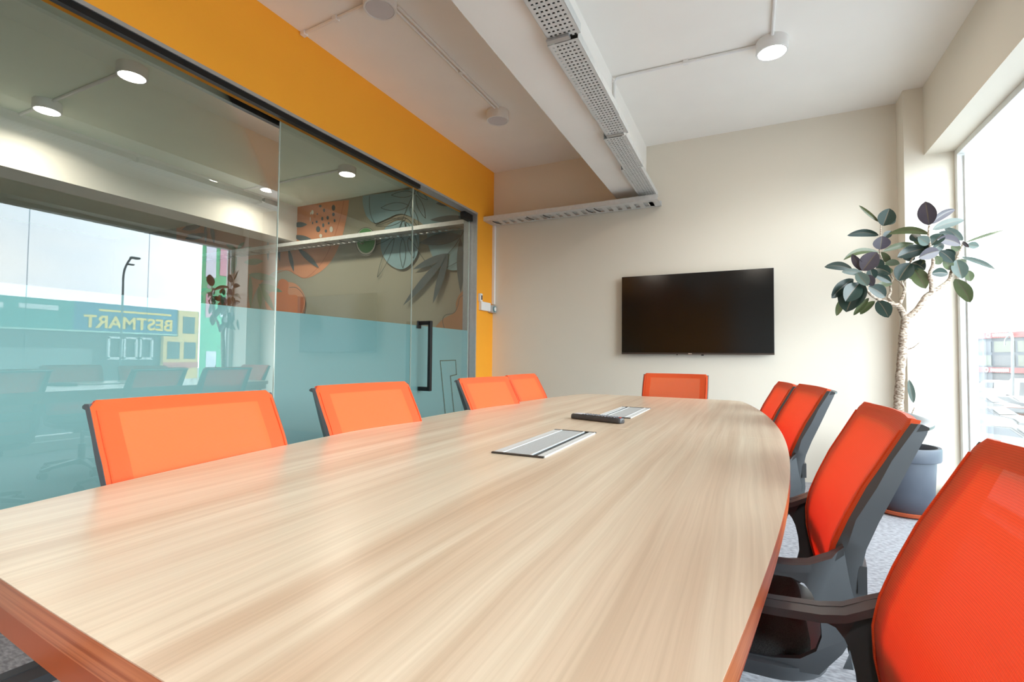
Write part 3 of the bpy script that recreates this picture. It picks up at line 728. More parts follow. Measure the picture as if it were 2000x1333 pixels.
PLN = thing('rubber_plant', 'tall rubber plant with knobbly pale trunk and dark glossy leaves', 'plant', (PCX-.01, PCY, .40))
def plp(zx, zy, dy=0.0):     # point of the crown: photographed outline, given its own distance
    return onY(1600+zx/4.444, 380+zy/4.444, PCY+dy)
def bark():
    m = bpy.data.materials.new('pale_knobbly_bark'); m.use_nodes = True; n = m.node_tree; b = n.nodes['Principled BSDF']; L = n.links.new
    tcn = n.nodes.new('ShaderNodeTexCoord'); v = n.nodes.new('ShaderNodeTexNoise'); v.inputs['Scale'].default_value = 55; v.inputs['Detail'].default_value = 6
    mpn = n.nodes.new('ShaderNodeMapping'); mpn.inputs['Scale'].default_value = (1, 1, 2.2)
    r = n.nodes.new('ShaderNodeValToRGB'); r.color_ramp.elements[0].position = .38; r.color_ramp.elements[1].position = .62
    r.color_ramp.elements[0].color = (.20, .13, .085, 1); r.color_ramp.elements[1].color = (.62, .53, .43, 1)
    L(tcn.outputs['Object'], mpn.inputs[0]); L(mpn.outputs[0], v.inputs['Vector']); L(v.outputs['Fac'], r.inputs['Fac']); L(r.outputs[0], b.inputs['Base Color'])
    bp = n.nodes.new('ShaderNodeBump'); bp.inputs['Strength'].default_value = .8; bp.inputs['Distance'].default_value = .006
    L(v.outputs['Fac'], bp.inputs['Height']); L(bp.outputs[0], b.inputs['Normal']); b.inputs['Roughness'].default_value = .8
    return m
barkm = bark()
def px(x, y, dy=0): return onY(x, y, PCY+dy)
def smooth_path(pts, k=3):
    out = []
    P = [pts[0]]+pts+[pts[-1]]
    for i in range(1, len(P)-2):
        for j in range(k):
            s = j/k; a, b, c, d = P[i-1], P[i], P[i+1], P[i+2]
            out.append(.5*((2*b)+(c-a)*s+(2*a-5*b+4*c-d)*s*s+(3*b-a-3*c+d)*s**3))
    out.append(P[-2]); return out
bm = bmesh.new(); rj = random.Random(3)
tr = smooth_path([px(1764, 868), px(1758, 835), px(1755, 800), px(1756, 770), px(1759, 725), px(1762, 690), px(1764, 655), px(1769, 620)], 6)
n_ = len(tr); tube(bm, tr, [(.030-.008*i/n_)*(1+.10*rj.uniform(-1, 1)) for i in range(n_)], 14)
def branch(pts, r0, r1):
    p = smooth_path(pts, 4); n = len(p); tube(bm, p, [(r0+(r1-r0)*i/(n-1))*(1+.06*rj.uniform(-1, 1)) for i in range(n)], 10)
branch([plp(750, 1080), plp(715, 1010, .0), plp(685, 965, .0), plp(650, 960, -.02)], .022, .013)
branch([plp(665, 965, -.02), plp(580, 935, -.05), plp(500, 905, -.08), plp(430, 850, -.10), plp(400, 780, -.11), plp(380, 670, -.12)], .012, .006)
branch([plp(655, 955, -.02), plp(600, 900, .03), plp(620, 850, .06), plp(618, 780, .07), plp(640, 735, .08)], .010, .005)
branch([plp(700, 950), plp(735, 860, .02), plp(738, 810, .03), plp(700, 760, .03), plp(660, 735, .03)], .011, .005)
branch([plp(738, 810, .03), plp(722, 770, .0), plp(712, 735, -.02)], .007, .004)
branch([plp(750, 1070), plp(800, 1045, .0), plp(870, 970, .0), plp(920, 890, .0), plp(975, 850, .0)], .020, .014)
branch([plp(975, 850), plp(975, 780, -.03), plp(960, 690, -.05), plp(990, 600, -.06), plp(975, 500, -.07), plp(950, 380, -.08), plp(955, 270, -.08)], .014, .005)
branch([plp(970, 850), plp(1060, 800, .04), plp(1130, 735, .06), plp(1150, 660, .06), plp(1195, 560, .07), plp(1225, 480, .08), plp(1250, 420, .08)], .013, .005)
branch([plp(640, 735, .08), plp(560, 600, .06), plp(525, 500, .05), plp(530, 400, .05), plp(535, 265, .05)], .006, .004)
branch([plp(730, 800, .03), plp(790, 590, .06), plp(860, 510, .06), plp(930, 440, .06)], .006, .004)
branch([px(1771, 683), px(1784, 679, -.01), px(1796, 669, -.02)], .004, .002)
branch([px(1774, 838, -.05), px(1780, 812, -.06), px(1786, 797, -.06)], .004, .003)
stm = obj('trunk', bm, barkm, smooth=True); stm.parent = PLN; stm.matrix_parent_inverse = Matrix.Translation(PLN.location).inverted()

def leafmat(name, top, under):
    m = bpy.data.materials.new(name); m.use_nodes = True; n = m.node_tree; b = n.nodes['Principled BSDF']; L = n.links.new
    g = n.nodes.new('ShaderNodeNewGeometry'); x = n.nodes.new('ShaderNodeMix'); x.data_type = 'RGBA'
    x.inputs[6].default_value = (*top, 1); x.inputs[7].default_value = (*under, 1); L(g.outputs['Backfacing'], x.inputs[0])
    tcn = n.nodes.new('ShaderNodeTexCoord'); z = n.nodes.new('ShaderNodeTexNoise'); z.inputs['Scale'].default_value = 14; L(tcn.outputs['Object'], z.inputs['Vector'])
    mr = n.nodes.new('ShaderNodeMapRange'); mr.inputs['To Min'].default_value = .7; mr.inputs['To Max'].default_value = 1.3; L(z.outputs['Fac'], mr.inputs['Value'])
    sc = n.nodes.new('ShaderNodeVectorMath'); sc.operation = 'SCALE'; L(x.outputs[2], sc.inputs[0]); L(mr.outputs[0], sc.inputs['Scale']); L(sc.outputs[0], b.inputs['Base Color'])
    b.inputs['Roughness'].default_value = .30; b.inputs['Specular IOR Level'].default_value = .55
    return m
LM = [leafmat('dark_green_leaf', (.016, .034, .026), (.11, .125, .06)), leafmat('purple_green_leaf', (.062, .052, .066), (.12, .09, .08)),
      leafmat('olive_leaf', (.085, .11, .045), (.085, .11, .045)), leafmat('rosy_midrib', (.11, .09, .06), (.16, .11, .07)), leafmat('pale_grey_leaf', (.075, .105, .088), (.10, .13, .09))]
bm = bmesh.new()
def leaf(b, tip, wpx, mi=0, dy0=0.0, dy1=0.0, arch=.0, turn=.0, fold=.25):
    """elliptic leaf from base to tip (zoom coordinates), wpx its width there, arch lifts the middle"""
    A = plp(*b, dy0); B = plp(*tip, dy1); ax = (B-A); Ln = ax.length; ax.normalize()
    view = ((A+B)/2-CAM).normalized()
    side = ax.cross(view).normalized(); nrm = side.cross(ax).normalized()
    if nrm.dot(view) > 0: nrm = -nrm
    side2 = side*math.cos(turn)+nrm*math.sin(turn); nrm2 = nrm*math.cos(turn)-side*math.sin(turn)
    wv = wpx/4.444*((A-CAM).dot(_f))/F_PX/2/max(.35, math.cos(turn))
    up = Vector((0, 0, 1)); up = (up-ax*up.dot(ax)); up = up.normalized() if up.length > .05 else nrm
    N = 12; rows = []
    for i in range(N+1):
        s = i/N; wd = wv*(math.sin(PI*min(1, s*.94+.04))**.72)*(1.0 if s < .92 else (1-s)/.08*.8+.2)
        if s == 0: wd = wv*.10
        c = A+ax*(Ln*s)+up*(arch*Ln*4*s*(1-s))
        r = []
        for k, q in enumerate((-1, -.55, -.06, .06, .55, 1)):
            r.append(bm.verts.new(c+side2*(wd*q)+nrm2*(fold*abs(q)*wd)+nrm2*.0))
        rows.append(r)
    for a, c in zip(rows, rows[1:]):
        for k in range(5):
            f = bm.faces.new((a[k], a[k+1], c[k+1], c[k])); f.material_index = 3 if k == 2 else mi
            if f.normal.dot(nrm2) == 0: f.normal_update()
            f.normal_update()
            if f.normal.dot(nrm2) < 0: f.normal_flip()
    # petiole
LV = [((520,240),(345,95),30,2,.05,.03,.0),((555,272),(610,122),125,0,.05,.02,0),((590,262),(655,195),60,0,.05,.08,0),((515,355),(243,357),62,0,.05,.0,.10),
((530,478),(545,362),120,1,.03,.0,0),((520,505),(210,570),50,2,.04,.0,.16),((560,380),(625,318),60,0,.05,.07,0),((955,345),(600,345),60,2,-.05,.02,.12),
((375,662),(285,520),62,1,-.10,-.13,0),((378,662),(500,500),135,1,-.12,-.14,0),((290,655),(45,630),70,0,-.08,-.10,.10),((385,690),(195,672),55,4,-.12,-.14,.05),
((415,700),(470,795),72,1,-.12,-.16,0),((330,680),(420,795),88,4,-.14,-.18,0),((295,735),(108,902),95,0,-.10,-.14,.05),((355,765),(235,1022),190,0,-.10,-.16,.02),
((345,775),(228,930),135,0,-.14,-.19,.03),((210,890),(150,1055),55,2,-.05,-.05,0),((430,800),(575,890),105,0,-.10,-.06,.06),((430,900),(298,1050),48,2,-.05,-.03,0),
((482,928),(355,1042),58,2,-.06,-.04,.05),((510,925),(600,1070),110,0,-.07,-.12,.05),((490,640),(618,692),85,0,-.02,-.06,.08),((485,700),(625,765),62,0,-.05,-.04,.06),
((500,790),(635,770),50,2,.0,.05,0),((555,495),(825,428),50,2,.04,.08,.06),((940,465),(678,545),105,0,.0,-.04,.04),((690,748),(795,596),135,0,-.02,.0,.04),
((570,602),(700,600),55,2,.06,.1,.08),((540,500),(610,595),60,2,.05,.1,0),((725,540),(830,565),65,0,.05,.08,.1),((800,598),(918,655),85,0,.04,.0,.10),
((812,640),(925,818),108,2,.02,-.04,.03),((780,660),(815,738),55,2,.06,.08,0),((975,690),(1118,686),75,0,-.05,.0,.06),((1040,490),(862,552),95,1,-.07,-.12,.05),
((980,490),(1080,428),80,0,-.07,-.02,.05),((1000,535),(1055,605),65,2,-.05,.0,0),((1045,490),(1165,590),85,0,-.05,.0,.06),((1085,550),(1145,655),70,2,.0,.06,0),
((950,432),(858,368),78,4,-.08,-.12,0),((965,445),(1070,342),95,0,-.08,-.02,0),((1025,392),(1228,440),85,1,-.06,-.02,.10),((1150,440),(1215,485),60,2,.02,.06,0),
((1040,330),(1180,372),45,0,-.02,.06,.05),((1245,398),(1088,287),62,4,.08,.02,.03),((985,305),(1258,222),72,4,-.08,-.03,.05),((955,265),(922,62),125,1,-.08,-.14,0),
((972,255),(1178,130),62,1,-.08,.0,.06),((800,345),(870,405),75,0,.04,.0,0),((1275,415),(1612,308),24,2,.08,.12,.02),((1282,440),(1390,450),58,4,.08,.12,.04),
((1245,410),(1300,462),26,1,.08,.05,0),((1240,545),(1530,652),40,4,.07,.13,.05),((1193,570),(1240,732),105,4,.06,.02,0),((1290,660),(1315,755),60,2,.09,.12,0),
((1180,735),(1312,938),100,2,.06,.10,.06),((1150,560),(1100,475),80,0,.06,.03,0),((1200,575),(1278,582),30,2,.08,.12,.05),((855,600),(925,580),50,2,.03,.0,.1),
((440,640),(470,740),80,0,-.09,-.06,0),((530,560),(500,640),80,0,-.04,-.02,0),((620,640),(560,700),70,2,.02,.0,0),((900,470),(960,500),90,0,.0,-.03,0),((830,350),(900,440),70,2,.06,.08,0)]
rl = random.Random(5)
for i, l in enumerate(LV):
    leaf(l[0], l[1], l[2]*1.05, l[3], l[4], l[5], l[6], turn=rl.uniform(-.35, .35), fold=rl.uniform(.12, .32))
# low leaf near the pot
def zpx(x, y): return ((x-1600)*4.444, (y-380)*4.444)
leaf(zpx(1784, 787), zpx(1775, 742), 50, 4, -.06, -.08, 0, turn=.3)
fo = bm; me = bpy.data.meshes.new('foliage'); bm.to_mesh(me); bm.free()
for m_ in LM: me.materials.append(m_)
for p in me.polygons: p.use_smooth = True
fo = bpy.data.objects.new('foliage', me); COL.objects.link(fo); fo.parent = PLN; fo.matrix_parent_inverse = Matrix.Translation(PLN.location).inverted()

# ================================================================== MURAL IN THE NEIGHBOURING ROOM
MY = YB-.002
MC = {'salmon': (.62, .26, .13), 'salmon_deep': (.50, .17, .06), 'blue': (.22, .36, .40), 'slate': (.075, .105, .115), 'green': (.10, .30, .11), 'orange': (.60, .16, .035),
      'line': (.06, .09, .085), 'white': (.70, .68, .60), 'rust': (.45, .14, .06), 'leafgreen': (.16, .24, .12), 'cream': (.62, .56, .43), 'brown': (.42, .21, .09)}
MK = list(MC); MM = [mat('mural_paint_'+k, MC[k], .7, noise=(3, .04)) for k in MK]
mb = bmesh.new(); layer = [0]
def mpoly(pts, c):
    layer[0] += 1; y = MY-.0004*layer[0]
    v = [mb.verts.new(onY(px_, py_, YB)*1.0) for px_, py_ in pts]
    for q in v: q.co.y = y
    try: f = mb.faces.new(v); f.material_index = MK.index(c)
    except ValueError: pass
def catmull(pts, closed=True, k=6):
    n = len(pts); out = []
    rng = range(n) if closed else range(n-1)
    for i in rng:
        g = lambda j: pts[j % n] if closed else pts[max(0, min(n-1, j))]
        a, b, c, d = g(i-1), g(i), g(i+1), g(i+2)
        for j in range(k):
            s = j/k
            out.append(tuple(.5*((2*b[m])+(c[m]-a[m])*s+(2*a[m]-5*b[m]+4*c[m]-d[m])*s*s+(3*b[m]-a[m]-3*c[m]+d[m])*s**3) for m in (0, 1)))
    if not closed: out.append(pts[-1])
    return out
def mblob(pts, c): mpoly(catmull(pts), c)
def mline(pts, c='line', wd=1.1, closed=False, curve=True):
    p = catmull(pts, closed) if curve else pts
    if closed: p = p+[p[0]]
    layer[0] += 1; y = MY-.0004*layer[0]
    for a, b in zip(p, p[1:]):
        dx, dy = b[0]-a[0], b[1]-a[1]; l = math.hypot(dx, dy)
        if l < 1e-6: continue
        nx, ny = -dy/l*wd/2, dx/l*wd/2; ex, ey = dx/l*.3, dy/l*.3
        v = []
        for q in ((a[0]+nx-ex, a[1]+ny-ey), (b[0]+nx+ex, b[1]+ny+ey), (b[0]-nx+ex, b[1]-ny+ey), (a[0]-nx-ex, a[1]-ny-ey)):
            w_ = onY(*q, YB); v.append(mb.verts.new((w_.x, y, w_.z)))
        f = mb.faces.new(v); f.material_index = MK.index(c)
def mleaf(b, t_, wd, c='slate', outline=False):
    dx, dy = t_[0]-b[0], t_[1]-b[1]; l = math.hypot(dx, dy); nx, ny = -dy/l, dx/l
    L_ = []; R2 = []
    for i in range(1, 10):
        s = i/10; h_ = wd/2*math.sin(PI*s**.9)**.85
        L_.append((b[0]+dx*s+nx*h_, b[1]+dy*s+ny*h_)); R2.append((b[0]+dx*s-nx*h_, b[1]+dy*s-ny*h_))
    p = [b]+L_+[t_]+R2[::-1]
    if outline: mline(p+[b], 'line', 1.0, curve=False)
    else: mpoly(p, c)
z3 = lambda x, y: (340+x/4.4425, 350+y/4.4425)
z4 = lambda x, y: (660+x/4.444, 340+y/4.444)
# big salmon half disc and lower forms
mpoly([(345, 436), (584, 400)]+[z3(*p) for p in ((1300, 200), (1520, 182))]+catmull([z3(*p) for p in ((1520, 182), (1500, 330), (1440, 560), (1350, 730), (1230, 830), (1120, 860), (1000, 800), (880, 800), (760, 900), (700, 1000), (660, 1140))], False)+[(480, 620), (345, 600)], 'salmon')
mline([z3(*p) for p in ((1475, 190), (1440, 350), (1370, 560), (1280, 730), (1150, 855), (1060, 830), (980, 790), (860, 830))], 'rust', 1.0)
for x, y, a, b_ in ((1270, 235, 12, 12), (1303, 272, 9, 16), (1385, 250, 16, 26), (1385, 308, 12, 16), (1335, 337, 11, 17), (1288, 345, 10, 17), (1240, 372, 9, 12), (1205, 383, 6, 12), (1297, 402, 10, 18), (1345, 385, 8, 11), (1396, 362, 9, 14), (1253, 436, 18, 26), (1320, 452, 9, 15), (1247, 305, 6, 8)):
    mpoly([z3(x+a*math.cos(k*PI/5), y+b_*math.sin(k*PI/5)) for k in range(10)], 'slate')
for x, y, a, b_ in ((1205, 290, 11, 20), (1368, 438, 15, 26), (1277, 494, 13, 17), (1187, 350, 4, 20), (1377, 523, 7, 8), (1190, 300, 5, 12)):
    mpoly([z3(x+a*math.cos(k*PI/5), y+b_*math.sin(k*PI/5)) for k in range(10)], 'white')
for b, t_, wd in (((1040, 400), (1160, 395), 46), ((1040, 495), (1225, 545), 52), ((1080, 600), (1265, 775), 48), ((1000, 610), (1045, 805), 34), ((905, 540), (922, 720), 26), ((822, 530), (822, 715), 24), ((330, 400), (355, 560), 34), ((280, 390), (282, 560), 26), ((250, 395), (75, 440), 56), ((300, 480), (100, 520), 50), ((240, 500), (120, 490), 40)):
    mleaf(z3(*b), z3(*t_), wd/4.44, 'slate')
# peach circles low
mblob([z3(*p) for p in ((840, 1160), (800, 1060), (870, 960), (960, 900), (1060, 910), (1130, 990), (1150, 1080), (1120, 1180), (1000, 1200))], 'salmon')
mpoly(catmull([z3(*p) for p in ((905, 930), (940, 870), (1000, 900), (1000, 1000), (1080, 1020), (1080, 1170), (900, 1170))]), 'orange')
mpoly([z3(*p) for p in ((1080, 1020), (1132, 1020), (1136, 1080), (1120, 1160), (1080, 1165))], 'rust')
mline([z3(*p) for p in ((1010, 942), (1070, 945), (1125, 1000), (1148, 1080), (1125, 1170))], 'line', 1.0)
for b, t_, wd in (((655, 830), (890, 870), 60), ((740, 915), (950, 980), 54), ((760, 925), (880, 1150), 50), ((745, 930), (760, 1130), 40), ((670, 830), (675, 1130), 36), ((560, 620), (460, 570), 36), ((560, 610), (620, 550), 30), ((620, 725), (785, 715), 56), ((600, 620), (710, 600), 40), ((540, 640), (520, 830), 50), ((300, 950), (100, 1020), 40), ((440, 960), (430, 1100), 40), ((250, 1000), (230, 1130), 36), ((350, 980), (360, 1120), 34)):
    mleaf(z3(*b), z3(*t_), wd/4.44, 'leafgreen')
# blue forms
mpoly([(711, 384), z4(400, 172), (790, 373), (830, 366), z4(740, 130), z4(1000, 230), z4(1160, 340), z4(1160, 480)]+catmull([z4(*p) for p in ((1160, 480), (1000, 500), (820, 500), (720, 420), (560, 350), (420, 400), (330, 430), (260, 370), (228, 270), (226, 195))], False), 'blue')
mblob([z4(*p) for p in ((555, 410), (690, 470), (715, 600), (680, 740), (570, 830), (450, 780), (385, 660), (395, 520), (460, 440))], 'blue')
mpoly(catmull([z4(*p) for p in ((780, 520), (800, 640), (870, 780), (1000, 840), (1160, 810))], False)+[z4(1160, 430), z4(900, 430)], 'blue')
mline([z4(*p) for p in ((287, 195), (285, 280), (300, 370), (345, 440), (420, 430), (520, 390), (580, 380), (640, 420), (680, 520))], 'line', 1.0)
for b, t_, wd in (((680, 175), (475, 190), 52), ((625, 280), (385, 300), 70), ((575, 400), (340, 455), 60), ((500, 560), (355, 900), 55), ((575, 560), (575, 820), 50), ((625, 560), (668, 735), 46), ((640, 290), (712, 470), 46), ((690, 190), (770, 390), 48), ((700, 160), (790, 230), 36), ((580, 410), (560, 560), 50), ((600, 420), (710, 660), 50)):
    mleaf(z4(*b), z4(*t_), wd/4.44, outline=True)
mline([z4(*p) for p in ((700, 125), (670, 180), (620, 285), (575, 400), (540, 500), (510, 560))], 'line', 1.1)
mline([z4(*p) for p in ((330, 625), (420, 590), (500, 540))], 'line', 1.0)
# green roundel
mpoly([z4(258+88*math.cos(k*PI/12), 595+122*math.sin(k*PI/12)) for k in range(24)], 'white')
mline([z4(258+88*math.cos(k*PI/12), 590+120*math.sin(k*PI/12)) for k in range(24)], 'line', 1.2, closed=True, curve=False)
mpoly([z4(258+78*math.cos(k*PI/12), 583+108*math.sin(k*PI/12)) for k in range(24)], 'green')
mline([z4(*p) for p in ((215, 545), (235, 520), (250, 545), (275, 515), (305, 535))], 'white', 1.6)
mline([z4(*p) for p in ((205, 600), (225, 612), (240, 600))], 'white', 1.6)
# big slate fern at right
for b, t_, wd in (((1085, 540), (720, 605), 100), ((975, 695), (665, 832), 62), ((950, 715), (580, 1145), 62), ((970, 700), (838, 1128), 58), ((1075, 560), (1080, 1040), 64), ((1140, 390), (815, 405), 62), ((1020, 270), (865, 262), 46)):
    mleaf(z4(*b), z4(*t_), wd/4.44, 'slate')
mline([z4(*p) for p in ((1110, 490), (1085, 540), (1030, 630), (970, 700), (920, 790))], 'line', 1.3)
mline([z4(*p) for p in ((715, 680), (780, 770), (860, 830), (950, 820), (1050, 770), (1100, 735), (1165, 690))], 'line', 1.0)
mpoly(catmull([z4(*p) for p in ((860, 1333), (930, 1260), (1030, 1200), (1040, 1120), (1070, 1050), (1120, 1005), (1180, 1010))], False)+[z4(1240, 1010), z4(1240, 1420), z4(800, 1420)], 'brown')
mline([z4(*p) for p in ((960, 1400), (925, 1290), (945, 1230), (1020, 1210), (1055, 1150), (1070, 1080), (1130, 1045), (1165, 1050))], 'line', 1.0)
me = bpy.data.meshes.new('wall_mural'); mb.to_mesh(me); mb.free()
for m_ in MM: me.materials.append(m_)
mo = bpy.data.objects.new('wall_mural', me); COL.objects.link(mo)
tag(mo, 'painted mural of salmon and blue shapes with leaves behind the glass partition', 'mural')

# ================================================================== OUTSIDE
def mirX(x, y, X, xm=XG):     # place of a thing seen as a reflection in the partition glass
    P = onX(x, y, 2*xm-X); return Vector((X, P.y, P.z))
GZ = -3.4
bm = bmesh.new(); box(bm, 1.9, 160, -60, 260, GZ-.2, GZ); struct('ground', bm, mat('pale_asphalt', (.52, .53, .54), .9, noise=(.6, .15), bump=(8, .3, .02)))
facT = mat('teal_signboard', (.02, .20, .18), .5, noise=(.5, .05)); facB = mat('blue_signboard', (.035, .12, .24), .5, noise=(.5, .05))
yel = mat('yellow_lettering', (.85, .55, .04), .5, noise=(1, .03)); drk = mat('shopfront_dark', (.035, .05, .055), .3, noise=(.4, .3))
whf = mat('white_window_frames', (.55, .58, .58), .5, noise=(1, .05)); yw = mat('yellow_facade', (.72, .48, .16), .7, noise=(.6, .05)); grw = mat('green_facade', (.10, .42, .22), .7, noise=(.5, .08))
def text(name, body, size, loc, rot, m, parent=None, ext=.02):
    c = bpy.data.curves.new(name, 'FONT'); c.body = body; c.size = size; c.extrude = ext; c.align_x = 'LEFT'; c.offset = .022
    o = bpy.data.objects.new(name+'_tmp', c); COL.objects.link(o); dg = bpy.context.evaluated_depsgraph_get(); dg.update()
    me = bpy.data.meshes.new_from_object(o.evaluated_get(dg)); bpy.data.objects.remove(o)
    me.materials.clear(); me.materials.append(m); q = bpy.data.objects.new(name, me); COL.objects.link(q); q.location = loc; q.rotation_euler = rot
    if parent: q.parent = parent; q.matrix_parent_inverse = Matrix.Translation(parent.location).inverted()
    return q
FX = 24.0
t = thing('shop_building', 'long shop building with teal and blue signboard reflected in the glass partition', 'building', (FX+3, 8, GZ))
bm = bmesh.new(); box(bm, FX+.15, FX+8, -14, 16.19, GZ, 2.05); ppart('shopfront', bm, drk, t)
bm = bmesh.new(); box(bm, FX, FX+8, -14, 12.2, 2.05, 3.50); ppart('teal_sign', bm, facT, t)
bm = bmesh.new(); box(bm, FX, FX+8, 12.2, 16.95, 2.05, 3.52); ppart('blue_sign', bm, facB, t)
q = text('sign_lettering', 'BESTMART', 1.0, (FX-.03, 16.66, 2.27), (PI/2, 0, -PI/2), yel, t)
dm = q.data; xs = [v.co.x for v in dm.vertices]; ys = [v.co.y for v in dm.vertices]
sx = 4.08/(max(xs)-min(xs)); sy = .64/(max(ys)-min(ys)); x0_ = min(xs); y0_ = min(ys)
for v in dm.vertices: v.co.x = (v.co.x-x0_)*sx; v.co.y = (v.co.y-y0_)*sy
bm = bmesh.new(); box(bm, FX-.03, FX, 13.2, 16.6, 3.12, 3.22); ppart('small_yellow_line', bm, yel, t)
bm = bmesh.new(); box(bm, FX-.03, FX, 10.2, 11.6, 3.0, 3.22); ppart('white_sign_panel', bm, whf, t)
bm = bmesh.new(); box(bm, FX-.03, FX, 7.4, 9.7, 2.95, 3.2); ppart('white_sign_panel', bm, whf, t)
bm = bmesh.new(); box(bm, FX-.05, FX, -14, 16.95, 2.05, 2.13); ppart('sign_ledge', bm, mat('pale_ledge', (.35, .5, .42), .5, noise=(1, .05)), t)
bm = bmesh.new(); box(bm, FX+.05, FX+.15, -14, 13.0, -.2, 1.25); ppart('grey_shutter', bm, mat('grey_shutters', (.16, .20, .20), .6, noise=(1, .1)), t)
for a in (13.65, 14.35, 15.1):
    bm = bmesh.new()
    for y0, y1, z0, z1 in ((a, a+.09, .75, 1.85), (a+.56, a+.65, .75, 1.85), (a, a+.65, .70, .83), (a, a+.65, 1.78, 1.88)): box(bm, FX, FX+.16, y0, y1, z0, z1)
    ppart('window_surround', bm, whf, t)
bm = bmesh.new(); box(bm, FX, FX+.16, 14.4, 16.2, -.3, .35); ppart('white_fascia', bm, whf, t)
t = thing('yellow_townhouse', 'narrow yellow building with square windows reflected beside the blue sign', 'building', (FX+3, 17.5, GZ))
bm = bmesh.new(); box(bm, FX-.1, FX+8, 16.2, 18.1, GZ, 2.0); box(bm, FX-.1, FX+8, 16.97, 18.1, 2.0, 3.5); ppart('facade', bm, yw, t)
for y0, z0 in ((16.4, .75), (17.3, .75), (17.2, 2.2)):
    bm = bmesh.new(); box(bm, FX-.13, FX-.1, y0, y0+.65, z0, z0+.95); ppart('window', bm, drk, t)
bm = bmesh.new(); box(bm, FX-.14, FX-.1, 16.2, 18.1, .25, .55); ppart('red_fascia', bm, mat('red_band', (.55, .12, .10), .6, noise=(1, .05)), t)
t = thing('green_poster_building', 'tall green building with pale posters reflected right of the sky in the glass', 'building', (FX+3, 22, GZ))
bm = bmesh.new(); prism(bm, [(FX-.2, 18.12), (FX+8, 23.3), (FX+8, 34), (FX-.2, 34)], 'z', GZ, 11.5); ppart('facade', bm, grw, t)
pw = mat('pale_poster', (.62, .62, .70), .6, noise=(.8, .12)); pk = mat('pink_poster', (.55, .30, .36), .6, noise=(.8, .15)); ppb = mat('blue_grey_column', (.42, .52, .56), .6, noise=(.5, .06))
for y0, y1, z0, z1, m_ in ((18.35, 18.95, 5.6, 8.2, pw), (19.2, 19.75, 5.8, 8.4, pk), (18.4, 18.8, 3.2, 4.6, pk), (19.3, 19.7, 3.3, 4.3, pw), (18.5, 19.1, -.5, 1.2, pw)):
    bm = bmesh.new(); box(bm, FX-.24, FX-.2, y0, y1, z0, z1); ppart('poster', bm, m_, t)
for y0, y1 in ((20.0, 20.9), (21.2, 21.9), (22.3, 23.6)):
    bm = bmesh.new(); box(bm, FX-.26, FX-.2, y0, y1, GZ, 9.5); ppart('column', bm, ppb, t)
# street lamp seen in the reflection
pA, pB, pC, pD, pE = mirX(239, 600, 14), mirX(241, 540, 14), mirX(247, 518, 14), mirX(256, 504, 14), mirX(250, 516, 14)
t = thing('street_lamp', 'dark curved street lamp reflected against the sky in the partition', 'street lamp', (14, pA.y, GZ))
pm = mat('galvanised_pole', (.10, .13, .14), .5, .4, noise=(5, .1))
bm = bmesh.new(); tube(bm, smooth_path([Vector((14, pA.y-.02, GZ)), pA, pB, pC, pD], 4), .032, 10); ppart('pole', bm, pm, t, smooth=True)
bm = bmesh.new(); box(bm, 13.92, 14.08, pD.y-.02, pD.y+.26, pD.z-.02, pD.z+.05); ppart('lamp_head', bm, pm, t, bevel=.02)
bm = bmesh.new(); box(bm, 13.94, 14.06, pE.y-.05, pE.y+.18, pE.z-.03, pE.z+.02); ppart('lamp_head', bm, pm, t, bevel=.02)

# ---- street seen straight through the window
def gnd(x, y): return onZ(x, y, GZ)
def at_dist(x, y, d):
    r = ray(x, y); return CAM+r*(d/math.hypot(r.x, r.y))
A_ = at_dist(1893, 653, 105); B_ = at_dist(2030, 641, 97); A2 = at_dist(1893, 748, 105)
dirv = Vector((B_.x-A_.x, B_.y-A_.y, 0)).normalized(); nv = Vector((dirv.y, -dirv.x, 0))
if nv.y > 0: nv = -nv
fa = math.atan2(dirv.y, dirv.x)
t = thing('red_white_building', 'long office building with red fascia bands and blue grey glazing beyond the car park', 'building', (A_.x, A_.y, GZ), fa)
redm = mat('red_fascia', (.12, .006, .007), .5, noise=(.3, .05)); wint = mat('blue_glazing', (.007, .012, .018), .4, noise=(.3, .2)); wing = mat('greenish_glazing', (.034, .042, .022), .4, noise=(.3, .1)); conc = mat('blue_grey_cladding', (.020, .030, .040), .6, noise=(.3, .05))
HT = A_.z-GZ; sc_ = HT/9.5
def bpart(name, x0, x1, z0, z1, m, dep=.0, back=8):
    bm = bmesh.new(); box(bm, x0, x1, -dep, back, z0, z1); o = obj(name, bm, m, t); return o
W_ = 60
bpart('building_body', -12, W_, 0, HT-.3, conc)
bpart('red_fascia', -12, W_, HT*.905, HT, redm, .5)
bpart('red_fascia', -12, W_, HT*.33, HT*.415, redm, .9)
k = 0
for z0, z1 in ((HT*.67, HT*.85), (HT*.44, HT*.62)):
    xx = .6
    while xx < 30:
        bpart('window_band', xx, xx+3.1, z0, z1, (wint, wing, wing, wint, wing)[(k) % 5], .06, .1); xx += 3.6; k += 1
bpart('shop_glazing', -2, 30, .3, HT*.31, wint, .05, .1)
bm = bmesh.new()
for zc_, xc in ((HT*.953, 4.3), (HT*.372, 3.9)):
    pass
